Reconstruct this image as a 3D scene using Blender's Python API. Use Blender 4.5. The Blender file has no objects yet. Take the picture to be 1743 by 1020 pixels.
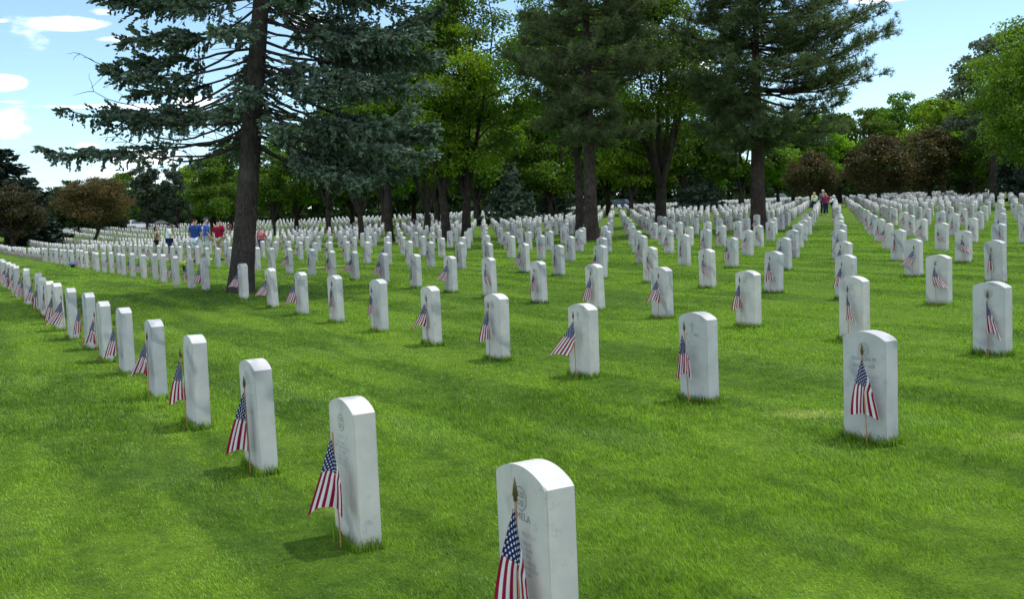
import bpy, bmesh, math, random
import numpy as np
from mathutils import Vector, Matrix, Euler
R = math.radians
PI = math.pi
scene = bpy.context.scene
COL = scene.collection

# ---------------------------------------------------------------- camera
F_PX, IMG_W, IMG_H = 1778.9, 1743.0, 1020.0
PITCH, ROLL, EYE = 0.08494, -0.03979, 1.62
cam_d = bpy.data.cameras.new('camera')
cam_d.sensor_fit = 'HORIZONTAL'; cam_d.sensor_width = 36.0
cam_d.lens = F_PX / IMG_W * 36.0
cam_d.clip_start = 0.1; cam_d.clip_end = 6000
cam = bpy.data.objects.new('camera', cam_d); COL.objects.link(cam)
_cp, _sp, _cr, _sr = math.cos(PITCH), math.sin(PITCH), math.cos(ROLL), math.sin(ROLL)
_f = Vector((0, _cp, -_sp)); _u0 = Vector((0, _sp, _cp)); _x0 = Vector((1, 0, 0))
_r = _x0 * _cr + _u0 * _sr; _u = -_x0 * _sr + _u0 * _cr
m = Matrix((( _r.x, _u.x, -_f.x, 0), (_r.y, _u.y, -_f.y, 0), (_r.z, _u.z, -_f.z, EYE), (0, 0, 0, 1)))
cam.matrix_world = m
scene.camera = cam

# ---------------------------------------------------------------- light
SUN_EL = R(68); SUN_X, SUN_Y = 0.90, 0.43
_n = math.hypot(SUN_X, SUN_Y); SUN_X /= _n; SUN_Y /= _n
sun_vec = Vector((SUN_X * math.cos(SUN_EL), SUN_Y * math.cos(SUN_EL), math.sin(SUN_EL)))
sd = bpy.data.lights.new('sun', 'SUN'); sd.energy = 2.6; sd.angle = R(1.5); sd.color = (1.0, 0.955, 0.88)
so = bpy.data.objects.new('sun', sd); COL.objects.link(so)
so.rotation_euler = sun_vec.to_track_quat('Z', 'Y').to_euler()
so.location = (0, 0, 30)
scene.view_settings.view_transform = 'Standard'; scene.view_settings.look = 'None'
scene.view_settings.exposure = 0.42; scene.view_settings.gamma = 1
w = bpy.data.worlds.new('World'); scene.world = w; w.use_nodes = True
nt = w.node_tree; nt.nodes.clear()

class NG:
    """small helper for node graphs"""
    def __init__(s, nt): s.nt = nt
    def n(s, t, **kw):
        k = s.nt.nodes.new(t)
        for a, b in kw.items(): setattr(k, a, b)
        return k
    def l(s, a, b): s.nt.links.new(a, b)
    def val(s, sock, v):
        if hasattr(v, 'is_output') or isinstance(v, bpy.types.NodeSocket): s.l(v, sock)
        else: sock.default_value = v
    def m(s, op, a, b=0.0, c=0.0, clamp=False):
        k = s.n('ShaderNodeMath', operation=op, use_clamp=clamp)
        s.val(k.inputs[0], a); s.val(k.inputs[1], b); s.val(k.inputs[2], c)
        return k.outputs[0]
    def mix(s, f, a, b, mode='MIX'):
        k = s.n('ShaderNodeMix', data_type='RGBA', blend_type=mode)
        s.val(k.inputs[0], f); s.val(k.inputs[6], a); s.val(k.inputs[7], b)
        return k.outputs[2]
    def noise(s, vec, scale, detail=3.0, rough=0.55, out=0):
        k = s.n('ShaderNodeTexNoise'); k.inputs['Scale'].default_value = scale
        k.inputs['Detail'].default_value = detail; k.inputs['Roughness'].default_value = rough
        if vec is not None: s.l(vec, k.inputs['Vector'])
        return k.outputs[out]
    def ramp(s, f, stops, interp='LINEAR'):
        k = s.n('ShaderNodeValToRGB'); k.color_ramp.interpolation = interp
        e = k.color_ramp.elements
        while len(e) < len(stops): e.new(0.5)
        for q, (p, c) in zip(e, stops):
            q.position = p; q.color = (c if len(c) == 4 else (*c, 1)) if hasattr(c, '__len__') else (c, c, c, 1)
        s.val(k.inputs[0], f)
        return k.outputs[0]
    def maprange(s, v, a, b, c=0.0, d=1.0, smooth=True):
        k = s.n('ShaderNodeMapRange', interpolation_type='SMOOTHSTEP' if smooth else 'LINEAR')
        for i, q in enumerate((v, a, b, c, d)): s.val(k.inputs[i], q)
        return k.outputs[0]
    def mapping(s, vec, rot=(0, 0, 0), sc=(1, 1, 1), loc=(0, 0, 0)):
        k = s.n('ShaderNodeMapping'); k.inputs['Rotation'].default_value = rot
        k.inputs['Scale'].default_value = sc; k.inputs['Location'].default_value = loc
        s.l(vec, k.inputs['Vector']); return k.outputs[0]

g = NG(nt)
sky = g.n('ShaderNodeTexSky', sky_type='NISHITA', sun_disc=False)
sky.sun_elevation = SUN_EL; sky.sun_rotation = math.atan2(SUN_X, SUN_Y)
sky.air_density = 1.0; sky.dust_density = 0.7; sky.ozone_density = 1.6; sky.altitude = 1600
tc = g.n('ShaderNodeTexCoord'); sep = g.n('ShaderNodeSeparateXYZ'); g.l(tc.outputs['Generated'], sep.inputs[0])
dx, dy, dz = sep.outputs
az = g.m('ARCTAN2', dx, dy)
el = g.m('ARCSINE', dz)
# clouds live at their compass bearing and elevation; wispy fbm edges
nA = g.noise(g.mapping(tc.outputs['Generated'], sc=(1, 1, 2.2)), 16, 6, .6)
nB = g.noise(g.mapping(tc.outputs['Generated'], sc=(1, 1, 5.0)), 7, 5, .6)
def px_dir(u, v):
    xx = (u - 871.5) / F_PX; uu = -(v - 510) / F_PX
    d = (_r * xx + _u * uu + _f).normalized()
    return d
cl = None
CLOUDS = [(120, 40, .030, .0065, 1.1), (205, 66, .028, .0045, .78), (175, 20, .016, .005, .68), (8, 140, .019, .0072, 1.2), (0, 35, .010, .003, .8), (70, 152, .005, .0025, .6),
          (200, 181, .085, .0028, 1.0), (330, 172, .03, .006, .9), (20, 173, .02, .002, .7), (260, 268, .045, .012, .9), (150, 248, .014, .005, .9), (330, 295, .05, .012, .9),
          (230, 300, .05, .012, .8), (520, 40, .03, .015, .8), (700, 120, .04, .012, .6), (1510, -4, .045, .0045, 1.0),
          (1190, 110, .03, .010, .8), (880, 230, .03, .015, .7), (-200, 60, .12, .03, 1.0), (-350, 200, .2, .02, 1.0), (1990, 20, .08, .012, .9), (2300, 150, .2, .03, 1.0),
          (700, -350, .3, .05, 1.1), (1500, -500, .3, .08, 1.1), (-300, -300, .2, .06, 1.1)]
for (u, v, sa, se, amp) in CLOUDS:
    d = px_dir(u, v); a0 = math.atan2(d.x, d.y); e0 = math.asin(d.z)
    qa = g.m('DIVIDE', g.m('SUBTRACT', az, a0), sa); qe = g.m('DIVIDE', g.m('SUBTRACT', el, e0), se)
    rr = g.m('ADD', g.m('MULTIPLY', qa, qa), g.m('MULTIPLY', qe, qe))
    ga = g.m('MULTIPLY', g.m('EXPONENT', g.m('MULTIPLY', rr, -0.8)), amp)
    cl = ga if cl is None else g.m('MAXIMUM', cl, ga)
cl = g.m('ADD', cl, g.m('MULTIPLY', g.m('SUBTRACT', nA, .5), 1.5))
cl = g.m('ADD', cl, g.m('MULTIPLY', g.m('SUBTRACT', nB, .5), .5))
# unseen broken cumulus behind and above the viewer, added as neutral fill light
behind = g.maprange(dy, .55, .1); nC = g.noise(g.mapping(tc.outputs['Generated'], sc=(1, 1, 1.6)), 3.2, 5, .6)
fill_cloud = g.m('MULTIPLY', g.m('MULTIPLY', g.maprange(nC, .44, .56), behind), g.maprange(dz, .0, .15))
mask = g.m('MAXIMUM', g.maprange(cl, 0.50, 1.0), fill_cloud)
# a little random cumulus everywhere else, for the light
haze_mix = g.m('MULTIPLY', g.m('EXPONENT', g.m('MULTIPLY', g.m('ABSOLUTE', el), -7.5)), .30)
skyc = g.mix(haze_mix, sky.outputs[0], (4.4, 6.3, 8.0, 1))
skyc = g.mix(1.0, skyc, (.96, 1.04, 1.03, 1), 'MULTIPLY')
cloud = g.mix(mask, skyc, (11.0, 11.2, 11.6, 1))
bg = g.n('ShaderNodeBackground'); g.l(cloud, bg.inputs[0]); bg.inputs[1].default_value = 0.145
wo = g.n('ShaderNodeOutputWorld'); g.l(bg.outputs[0], wo.inputs[0])

# ---------------------------------------------------------------- materials
def new_mat(name):
    m = bpy.data.materials.new(name); m.use_nodes = True
    m.node_tree.nodes.clear(); return m, NG(m.node_tree)
def finish(g, shader, bump=None):
    o = g.n('ShaderNodeOutputMaterial'); g.l(shader, o.inputs[0])
def principled(g, col, rough=.8, spec=.3, bump=None, bstr=.3, bdist=.01):
    p = g.n('ShaderNodeBsdfPrincipled'); g.val(p.inputs['Base Color'], col); g.val(p.inputs['Roughness'], rough)
    p.inputs['Specular IOR Level'].default_value = spec
    if bump is not None:
        b = g.n('ShaderNodeBump'); b.inputs['Strength'].default_value = bstr; b.inputs['Distance'].default_value = bdist
        g.l(bump, b.inputs['Height']); g.l(b.outputs[0], p.inputs['Normal'])
    return p
def flat_mat(name, col, rough=.7, spec=.3, var=.15, scale=30, metal=0.0, bstr=0.15):
    m, g = new_mat(name)
    t = g.n('ShaderNodeTexCoord').outputs['Object']
    n = g.noise(t, scale, 4)
    c = g.mix(n, tuple(x * (1 - var) for x in col[:3]) + (1,), tuple(min(1, x * (1 + var)) for x in col[:3]) + (1,))
    p = principled(g, c, rough, spec, n, bstr, .005); p.inputs['Metallic'].default_value = metal
    finish(g, p.outputs[0]); return m

def leaf_mat(name, c_dark, c_light, trans=.35, attr_var=.5, rough=.55, tcol=None, spec=.25):
    """foliage: colour varies leaf by leaf (attribute) and in broad clumps; thin leaves pass light"""
    m, g = new_mat(name)
    at = g.n('ShaderNodeAttribute', attribute_name='var')
    geo = g.n('ShaderNodeNewGeometry')
    oi = g.n('ShaderNodeObjectInfo')
    n = g.noise(geo.outputs['Position'], .9, 3)
    sx = g.n('ShaderNodeSeparateXYZ'); g.l(at.outputs['Vector'], sx.inputs[0])
    f = g.m('ADD', g.m('MULTIPLY', sx.outputs[0], attr_var), g.m('MULTIPLY', g.maprange(n, .3, .7), 1 - attr_var))
    c = g.mix(f, (*c_dark, 1), (*c_light, 1))
    h = g.n('ShaderNodeHueSaturation'); g.l(c, h.inputs['Color'])
    g.l(g.m('ADD', g.m('MULTIPLY', oi.outputs['Random'], .03), .485), h.inputs['Hue'])
    g.l(g.m('ADD', g.m('MULTIPLY', oi.outputs['Random'], .3), .85), h.inputs['Value'])
    p = principled(g, h.outputs[0], rough, spec)
    if trans > 0:
        t = g.n('ShaderNodeBsdfTranslucent')
        k = g.mix(1.0, h.outputs[0], (*(tcol or (1.5, 1.5, .6)), 1), 'MULTIPLY')
        g.l(k, t.inputs[0])
        ms = g.n('ShaderNodeMixShader'); ms.inputs[0].default_value = trans
        g.l(p.outputs[0], ms.inputs[1]); g.l(t.outputs[0], ms.inputs[2]); finish(g, ms.outputs[0])
    else: finish(g, p.outputs[0])
    return m
def bark_mat(name, c1, c2):
    m, g = new_mat(name)
    t = g.n('ShaderNodeTexCoord').outputs['Object']
    v = g.mapping(t, sc=(1, 1, .22))
    n1 = g.noise(v, 16, 5, .65)
    vo = g.n('ShaderNodeTexVoronoi', feature='DISTANCE_TO_EDGE'); vo.inputs['Scale'].default_value = 22; g.l(g.mapping(t, sc=(1, 1, .45)), vo.inputs['Vector'])
    n2 = g.noise(t, 2.2, 3)
    f = g.m('MULTIPLY', g.maprange(n1, .3, .75), g.maprange(vo.outputs[0], 0, .12, .35, 1))
    c = g.mix(f, (*c1, 1), (*c2, 1)); c = g.mix(g.maprange(g.noise(t, 7, 4), .5, .7, 0, .5), c, (*(x * .6 for x in c1), 1)); c = g.mix(g.m('MULTIPLY', g.maprange(n2, .45, .75), .35), c, (*(x * 1.5 for x in c2), 1))
    hgt = g.m('ADD', f, g.m('MULTIPLY', n1, .5))
    p = principled(g, c, .95, .1, hgt, 1.0, .06); finish(g, p.outputs[0]); return m

BARK_SPRUCE = bark_mat('bark_spruce', (.045, .038, .034), (.15, .13, .12))
BARK_PINE = bark_mat('bark_pine', (.035, .028, .024), (.13, .105, .09))
BARK_DARK = bark_mat('bark_dark', (.030, .025, .022), (.105, .09, .078))

# ---------------------------------------------------------------- mesh helpers
class Geo:
    """collects vertices and faces as numpy blocks; v = (n,3), f = (m,k) of equal sided faces"""
    def __init__(s): s.v = []; s.f = []; s.mi = []; s.a = []; s.n = 0
    def add(s, v, f, mi=0, a=None):
        v = np.asarray(v, float).reshape(-1, 3); f = np.asarray(f, int)
        s.v.append(v); s.f.append(f + s.n); s.mi.append(np.full(len(f), mi, int) if np.isscalar(mi) else np.asarray(mi))
        s.a.append(np.zeros((len(v), 3)) if a is None else np.asarray(a, float).reshape(-1, 3))
        s.n += len(v)
    def mesh(s, name, mats, smooth=True, attr=None):
        me = bpy.data.meshes.new(name)
        v = np.concatenate(s.v); me.vertices.add(len(v)); me.vertices.foreach_set('co', v.astype(np.float32).ravel())
        tot = np.concatenate([np.full(len(f), f.shape[1], int) for f in s.f])
        idx = np.concatenate([f.ravel() for f in s.f])
        start = np.concatenate([[0], np.cumsum(tot)[:-1]])
        me.loops.add(len(idx)); me.loops.foreach_set('vertex_index', idx.astype(np.int32))
        me.polygons.add(len(tot)); me.polygons.foreach_set('loop_start', start.astype(np.int32))
        me.polygons.foreach_set('loop_total', tot.astype(np.int32))
        me.polygons.foreach_set('material_index', np.concatenate(s.mi).astype(np.int32))
        if smooth: me.polygons.foreach_set('use_smooth', np.ones(len(tot), bool))
        if attr:
            at = me.attributes.new(attr, 'FLOAT_VECTOR', 'POINT')
            at.data.foreach_set('vector', np.concatenate(s.a).astype(np.float32).ravel())
        for mm in (mats if isinstance(mats, (list, tuple)) else [mats]): me.materials.append(mm)
        me.update(calc_edges=True); me.validate()
        return me
def obj(name, me, parent=None, loc=(0, 0, 0), rot=(0, 0, 0), sc=None):
    o = bpy.data.objects.new(name, me); COL.objects.link(o); o.location = loc; o.rotation_euler = rot
    if sc is not None: o.scale = sc if hasattr(sc, '__len__') else (sc, sc, sc)
    if parent is not None: o.parent = parent
    return o
def tag(o, label, cat, group=None, kind=None):
    if label: o['label'] = label
    if cat: o['category'] = cat
    if group: o['group'] = group
    if kind: o['kind'] = kind
    return o
def tubes(geo, paths, sides=6, mi=0, cap=True):
    """paths: list of (points (n,3), radii (n,))"""
    ang = np.arange(sides) / sides * 2 * PI
    for P, r in paths:
        P = np.asarray(P, float); r = np.asarray(r, float); n = len(P)
        T = np.gradient(P, axis=0); T /= np.linalg.norm(T, axis=1)[:, None] + 1e-9
        ref = np.where(np.abs(T[:, 2:3]) > .9, np.array([[1., 0, 0]]), np.array([[0, 0, 1.]]))
        A = np.cross(T, ref); A /= np.linalg.norm(A, axis=1)[:, None] + 1e-9
        for k in range(1, n):   # keep frames from flipping
            if np.dot(A[k], A[k - 1]) < .2:
                a = A[k - 1] - T[k] * np.dot(A[k - 1], T[k]); A[k] = a / (np.linalg.norm(a) + 1e-9)
        B = np.cross(T, A)
        V = P[:, None] + r[:, None, None] * (np.cos(ang)[None, :, None] * A[:, None] + np.sin(ang)[None, :, None] * B[:, None])
        i = np.arange(n - 1)[:, None] * sides; j = np.arange(sides)[None]; j2 = (j + 1) % sides
        q = np.stack([i + j, i + j2, i + sides + j2, i + sides + j], -1).reshape(-1, 4)
        geo.add(V.reshape(-1, 3), q, mi)
def bm_mesh(bm, name, mats, smooth=False):
    me = bpy.data.meshes.new(name); bm.to_mesh(me); bm.free()
    for mm in (mats if isinstance(mats, (list, tuple)) else [mats]): me.materials.append(mm)
    if smooth: me.polygons.foreach_set('use_smooth', [True] * len(me.polygons))
    me.update(); return me

# ---------------------------------------------------------------- terrain
def tz(x, y):
    """height of the lawn: flat near the camera, rising far off, a shallow dip to the left"""
    x = np.asarray(x, float); y = np.asarray(y, float)
    yy = np.maximum(y - 18, 0)
    base = 1.6 * (1 - np.exp(-yy / 90))
    dip = -1.25 * np.exp(-((x + 48) ** 2 + (y - 95) ** 2) / (2 * 42 ** 2)) * np.clip((y - 8) / 20, 0, 1)
    z = base + dip * np.clip(yy / 20, 0, 1)
    far = np.clip((y - 172) / 110, 0, 1); z = z * (1 - far) - far * 1.0
    und = .012 * np.sin(x * .9 + y * .5) * np.sin(y * .7 - x * .3)
    return z + und
def tzf(x, y): return float(tz(x, y))
def gx(u, Y, Z=None):
    """x on the lawn of a thing seen in photo column u at depth Y"""
    X = 0.0
    for _ in range(12):
        z = tzf(X, Y) if Z is None else Z
        d = Vector((X, Y, z - EYE)); uu = 871.5 + F_PX * d.dot(_r) / d.dot(_f)
        X += (u - uu) * d.dot(_f) / F_PX
    return X

YAW = 0.5036423
OX, OY, SA, SB = 0.05993249, 3.41688967, 1.75522489, 3.63804318
RD = np.array([-math.sin(YAW), math.cos(YAW)]); EX = np.array([math.cos(YAW), math.sin(YAW)])

def ground_nodes(g):
    """lawn colour from world position, shared by soil sheet and blades: returns colour factor, dry mask"""
    pos = g.n('ShaderNodeNewGeometry').outputs['Position']
    rows = g.mapping(pos, rot=(0, 0, -YAW), sc=(1, 1, 1))           # x across the rows, y along them
    band = g.noise(g.mapping(rows, sc=(1.1, .16, .1)), 1.0, 3, .6)
    band2 = g.noise(g.mapping(rows, sc=(3.2, .5, .1)), 1.0, 2, .5)
    patch = g.noise(g.mapping(pos, sc=(1, 1, .1)), .8, 5, .6)
    f = g.m('ADD', g.m('MULTIPLY', g.maprange(band, .42, .58), .6), g.m('MULTIPLY', g.maprange(patch, .3, .7), .3))
    f = g.m('ADD', f, g.m('MULTIPLY', g.maprange(band2, .3, .7), .15))
    clump = g.noise(g.mapping(pos, sc=(1, 1, .1)), 6.5, 4, .65)
    f = g.m('ADD', g.m('MULTIPLY', f, .78), g.m('MULTIPLY', g.maprange(clump, .38, .62), .30))
    sp = g.n('ShaderNodeSeparateXYZ'); g.l(pos, sp.inputs[0])
    dry = None
    for (x, y, rx, ry, k) in [(2.2, 7.75, .5, .28, .85), (3.35, 6.75, .5, .25, .7), (-1.0, 5.7, .35, .3, .5), (-1.1, 17.2, 1.2, .6, .55), (5.7, 8.9, .5, .4, .5), (-2.3, 7.3, .5, .4, .4), (.6, 5.6, .5, .5, .3)]:
        a = g.m('DIVIDE', g.m('SUBTRACT', sp.outputs[0], x), rx); b = g.m('DIVIDE', g.m('SUBTRACT', sp.outputs[1], y), ry)
        q = g.m('MULTIPLY', g.m('EXPONENT', g.m('MULTIPLY', g.m('ADD', g.m('MULTIPLY', a, a), g.m('MULTIPLY', b, b)), -1.0)), k)
        dry = q if dry is None else g.m('MAXIMUM', dry, q)
    fine = g.noise(pos, 9, 4, .6)
    dry = g.maprange(g.m('ADD', dry, g.m('MULTIPLY', g.m('SUBTRACT', fine, .5), .9)), .35, .95)
    rnd = g.maprange(g.noise(g.mapping(pos, sc=(1, 1, .1)), 1.9, 5, .65), .62, .78)
    dry = g.m('MAXIMUM', dry, g.m('MULTIPLY', rnd, .35))
    return pos, f, dry
G_DARK, G_MID, G_DRY = (.034, .088, .005), (.115, .205, .014), (.21, .28, .05)
def make_lawn_mats():
    m, g = new_mat('lawn_soil')
    pos, f, dry = ground_nodes(g)
    cd = g.n('ShaderNodeCameraData')
    c = g.mix(f, (*G_DARK, 1), (*G_MID, 1)); c = g.mix(dry, c, (*G_DRY, 1))
    n = g.noise(pos, 55, 4, .7); n2 = g.noise(g.mapping(pos, rot=(0, 0, .3), sc=(1, 1, 1)), 14, 4, .7)
    c = g.mix(g.maprange(n, .3, .7), g.mix(1.0, c, (.62, .62, .55, 1), 'MULTIPLY'), g.mix(1.0, c, (1.15, 1.15, 1.1, 1), 'MULTIPLY'))
    c = g.mix(g.maprange(n2, .3, .75, 0, .5), c, g.mix(1.0, c, (1.5, 1.35, 1.4, 1), 'MULTIPLY'))
    p = principled(g, c, .9, .1, g.m('ADD', n, n2), .8, .03); finish(g, p.outputs[0])
    b, g = new_mat('grass_blades')
    pos, f, dry = ground_nodes(g)
    at = g.n('ShaderNodeAttribute', attribute_name='var'); sx = g.n('ShaderNodeSeparateXYZ'); g.l(at.outputs['Vector'], sx.inputs[0])
    c = g.mix(f, (.040, .108, .006, 1), (.215, .375, .022, 1)); pale = g.maprange(g.noise(g.mapping(g.mapping(pos, rot=(0, 0, -YAW)), sc=(.9, .35, .1)), 1.3, 5, .65), .50, .66)
    c = g.mix(g.m('MULTIPLY', pale, .5), c, (.21, .34, .09, 1)); c = g.mix(dry, c, (.34, .42, .13, 1))
    v = g.m('ADD', g.m('MULTIPLY', sx.outputs[0], 1.1), .45)           # blade to blade
    straw = g.maprange(sx.outputs[1], .955, .97)
    c = g.mix(g.m('MULTIPLY', straw, .6), c, (.34, .36, .14, 1))
    cc = g.n('ShaderNodeMix', data_type='RGBA', blend_type='MULTIPLY'); cc.inputs[0].default_value = 1
    comb = g.n('ShaderNodeCombineColor'); g.l(v, comb.inputs[0]); g.l(v, comb.inputs[1]); g.l(v, comb.inputs[2])
    g.l(c, cc.inputs[6]); g.l(comb.outputs[0], cc.inputs[7])
    p = principled(g, cc.outputs[2], .5, .3)
    t = g.n('ShaderNodeBsdfTranslucent'); g.l(g.mix(1.0, cc.outputs[2], (1.25, 1.35, .6, 1), 'MULTIPLY'), t.inputs[0])
    ms = g.n('ShaderNodeMixShader'); ms.inputs[0].default_value = .4; g.l(p.outputs[0], ms.inputs[1]); g.l(t.outputs[0], ms.inputs[2])
    finish(g, ms.outputs[0])
    return m, b
LAWN, BLADE = make_lawn_mats()

def build_ground():
    ys = np.concatenate([np.linspace(-60, 0, 7), np.linspace(2, 60, 59), np.linspace(62, 210, 75), np.linspace(230, 600, 20), np.array([1000, 2500, 5000.])])
    xs = np.concatenate([np.array([-5000, -2000, -800, -400.]), np.linspace(-250, -82, 22), np.linspace(-80, 80, 107), np.linspace(82, 250, 22), np.array([400, 800, 2000, 5000.])])
    X, Y = np.meshgrid(xs, ys); Z = tz(X, Y)
    nx, ny = len(xs), len(ys); i = np.arange(ny - 1)[:, None] * nx; j = np.arange(nx - 1)[None]
    f = np.stack([i + j, i + j + 1, i + nx + j + 1, i + nx + j], -1).reshape(-1, 4)
    G = Geo(); G.add(np.stack([X, Y, Z], -1), f)
    o = obj('ground', G.mesh('ground', LAWN)); tag(o, None, None, kind='structure')
build_ground()
# ---------------------------------------------------------------- headstones and flags: the lattice
rng = np.random.default_rng(7)
W, T, HS, ARC = .36, .115, .68, .052
SETTLE = {(0, 0): (0.03, -0.014), (1, 0): (0.004, 0.001), (2, 0): (-0.013, 0.065), (3, 0): (-0.022, 0.034), (4, 0): (0.037, -0.118), (5, 0): (-0.02, 0.047), (1, 1): (-0.023, -0.079), (2, 1): (-0.013, 0.013),
          (4, 1): (0.003, -0.151), (5, 1): (0.022, -0.196), (6, 1): (0.008, -0.031), (7, 1): (0.006, -0.045), (8, 1): (0.01, -0.003), (9, 1): (0.02, -0.021), (10, 1): (-0.139, 0.30),
          (2, 2): (0.053, 0.11), (4, 2): (0.035, 0.144), (5, 2): (-0.01, 0.098), (6, 2): (0.008, 0.075), (7, 2): (0.013, 0.19), (9, 2): (0.028, -0.149), (10, 2): (0.051, -0.25),
          (4, 3): (.034, .154), (6, 3): (.1, .2), (7, 3): (.04, -.04), (6, 4): (.06, .2), (8, 4): (.09, .25)}
def lat(i, j):
    o = np.array([OX, OY]) + j * SB * EX
    # towards the left the stones close up a little along their rows
    ta = math.tan(R(-16.2)); i0 = (o[0] - ta * o[1]) / (SA * (ta * RD[1] - RD[0])); n = i - i0
    if j == 0: i = i if i <= 5 else 5 + (i - 5) * .855
    elif n > 0: i = i0 + (n * (.94 - .002 * n) if n < 30 else 26.4 + (n - 30) * .80)
    c = o + i * SA * RD
    return c + W / 2 * RD + T / 2 * EX
def proj(x, y, z):
    d = Vector((x, y, z - EYE)); w = d.dot(_f)
    return 871.5 + F_PX * d.dot(_r) / w, 510 - F_PX * d.dot(_u) / w
TRUNKS = []      # (x, y, r) filled by the tree table, stones keep clear of them
TREE_TABLE = {   # photo column, depth
    'spruce': (407, 23.1), 'pine_a': (1007, 47.5), 'pine_b': (1291, 51.0), 'dark_a': (1125, 66), 'dark_b': (988, 57), 'maple_a': (760, 60),
    'maple_b': (793, 61), 'mid_a': (664, 62), 'mid_b': (616, 76), 'mid_c': (728, 84), 'crab': (155, 105), 'left_dark': (24, 100)}
for k, (u, Y) in TREE_TABLE.items(): TRUNKS.append((gx(u, Y), Y, .9 if k == 'spruce' else .8))

near_cells, far_cells = [], []
for j in range(0, 54):
    for i in range(-40, 170):
        if (i, j) in ((3, 1),): pass
        x, y = lat(i, j)
        if y < 2.5 or y > 168: continue
        if abs(math.atan2(x, y)) > R(34) + .9 / y: continue
        ox, oy = SETTLE.get((i, j), tuple(rng.normal(0, .035, 2) if j + i < 14 else rng.normal(0, .05, 2)))
        x += ox; y += oy
        if any((x - a) ** 2 + (y - b) ** 2 < r * r for a, b, r in TRUNKS): continue
        z = tzf(x, y)
        u, v = proj(x, y, z + .35)
        vt = proj(x, y, z + .7)[1]
        inframe = -8 < u < 1751 and vt < 1020
        (near_cells if inframe else far_cells).append((math.hypot(x, y), i, j, x, y, z, u))
near_cells.sort()
NSINGLE = 299
far_cells += near_cells[NSINGLE:]; near_cells = near_cells[:NSINGLE]
far_cells = [c for c in far_cells if c[0] > 3]

def make_stone_mat():
    m, g = new_mat('white_marble')
    tc = g.n('ShaderNodeTexCoord'); ob = tc.outputs['Object']; oi = g.n('ShaderNodeObjectInfo')
    pos = g.n('ShaderNodeNewGeometry').outputs['Position']
    seed = g.n('ShaderNodeVectorMath', operation='ADD'); g.l(ob, seed.inputs[0])
    sc = g.n('ShaderNodeCombineXYZ'); g.l(g.m('MULTIPLY', oi.outputs['Random'], 37), sc.inputs[0]); g.l(g.m('MULTIPLY', oi.outputs['Random'], 91), sc.inputs[2]); g.l(sc.outputs[0], seed.inputs[1])
    v = seed.outputs[0]
    warp = g.noise(v, 2.5, 4, out=1)
    wv = g.n('ShaderNodeMix', data_type='VECTOR'); wv.inputs[0].default_value = .22; g.l(v, wv.inputs[4]); g.l(warp, wv.inputs[5])
    vein = g.n('ShaderNodeTexWave', wave_type='BANDS', bands_direction='DIAGONAL'); vein.inputs['Scale'].default_value = 1.3
    vein.inputs['Distortion'].default_value = 7; vein.inputs['Detail'].default_value = 4; g.l(wv.outputs[1], vein.inputs['Vector'])
    vm = g.maprange(vein.outputs['Fac'], .78, 1.0)
    vgate = g.maprange(g.noise(v, 2.2, 2), .46, .60)
    cloudn = g.noise(v, 5, 5, .6)
    c = g.mix(g.maprange(cloudn, .3, .75), (.46, .465, .465, 1), (.57, .57, .56, 1))
    tint = g.mix(oi.outputs['Random'], (.86, .88, .90, 1), (1.08, 1.06, 1.0, 1)); c = g.mix(1.0, c, tint, 'MULTIPLY')
    c = g.mix(g.m('MULTIPLY', g.m('MULTIPLY', vm, vgate), .6), c, (.20, .225, .26, 1))
    spots = g.maprange(g.noise(v, 15, 4, .65), .57, .70); sg = g.maprange(g.noise(v, 3.5, 2), .48, .62)
    c = g.mix(g.m('MULTIPLY', g.m('MULTIPLY', spots, sg), .38), c, (.17, .185, .18, 1))
    sp = g.n('ShaderNodeSeparateXYZ'); g.l(ob, sp.inputs[0])
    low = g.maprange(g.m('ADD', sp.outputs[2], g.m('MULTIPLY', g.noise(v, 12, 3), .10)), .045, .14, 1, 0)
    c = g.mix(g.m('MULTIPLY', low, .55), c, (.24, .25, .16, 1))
    streak = g.maprange(g.noise(g.mapping(v, sc=(14, 14, .8)), 1.0, 3), .55, .8)
    c = g.mix(g.m('MULTIPLY', streak, .16), c, (.33, .33, .28, 1))
    grain = g.noise(v, 180, 3)
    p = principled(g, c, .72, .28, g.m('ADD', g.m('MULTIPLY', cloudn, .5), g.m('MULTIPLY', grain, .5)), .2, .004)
    finish(g, p.outputs[0]); return m
MARBLE = make_stone_mat()
CARVE = flat_mat('carved_marble', (.25, .26, .265), .85, .1, .2, 60)
CARVE_SOFT = flat_mat('carved_marble_faint', (.37, .38, .385), .85, .1, .2, 60)

def stone_profile(n):
    # rounded head: a circular segment between two shoulders
    xs = np.linspace(W / 2, -W / 2, n); rad = (W * W / 4 + ARC * ARC) / (2 * ARC)
    zs = HS - (rad - ARC) + np.sqrt(rad * rad - xs * xs)
    return [(W / 2, -.12)] + list(zip(xs, zs)) + [(-W / 2, -.12)]
def stone_bm(n, bevel):
    bm = bmesh.new(); pr = stone_profile(n)
    fr = [bm.verts.new((x, -T / 2, z)) for x, z in pr]; bk = [bm.verts.new((x, T / 2, z)) for x, z in pr]
    k = len(pr)
    bm.faces.new(fr[::-1]); bm.faces.new(bk)
    for a in range(k): bm.faces.new((fr[a], fr[(a + 1) % k], bk[(a + 1) % k], bk[a]))
    if bevel:
        bm.edges.ensure_lookup_table()
        es = [e for e in bm.edges if abs(e.verts[0].co.y - e.verts[1].co.y) < 1e-6]
        bmesh.ops.bevel(bm, geom=es, offset=.005, segments=2, affect='EDGES', clamp_overlap=True)
    bmesh.ops.recalc_face_normals(bm, faces=bm.faces)
    return bm
STONE_HI = bm_mesh(stone_bm(17, True), 'headstone', MARBLE)
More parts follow.
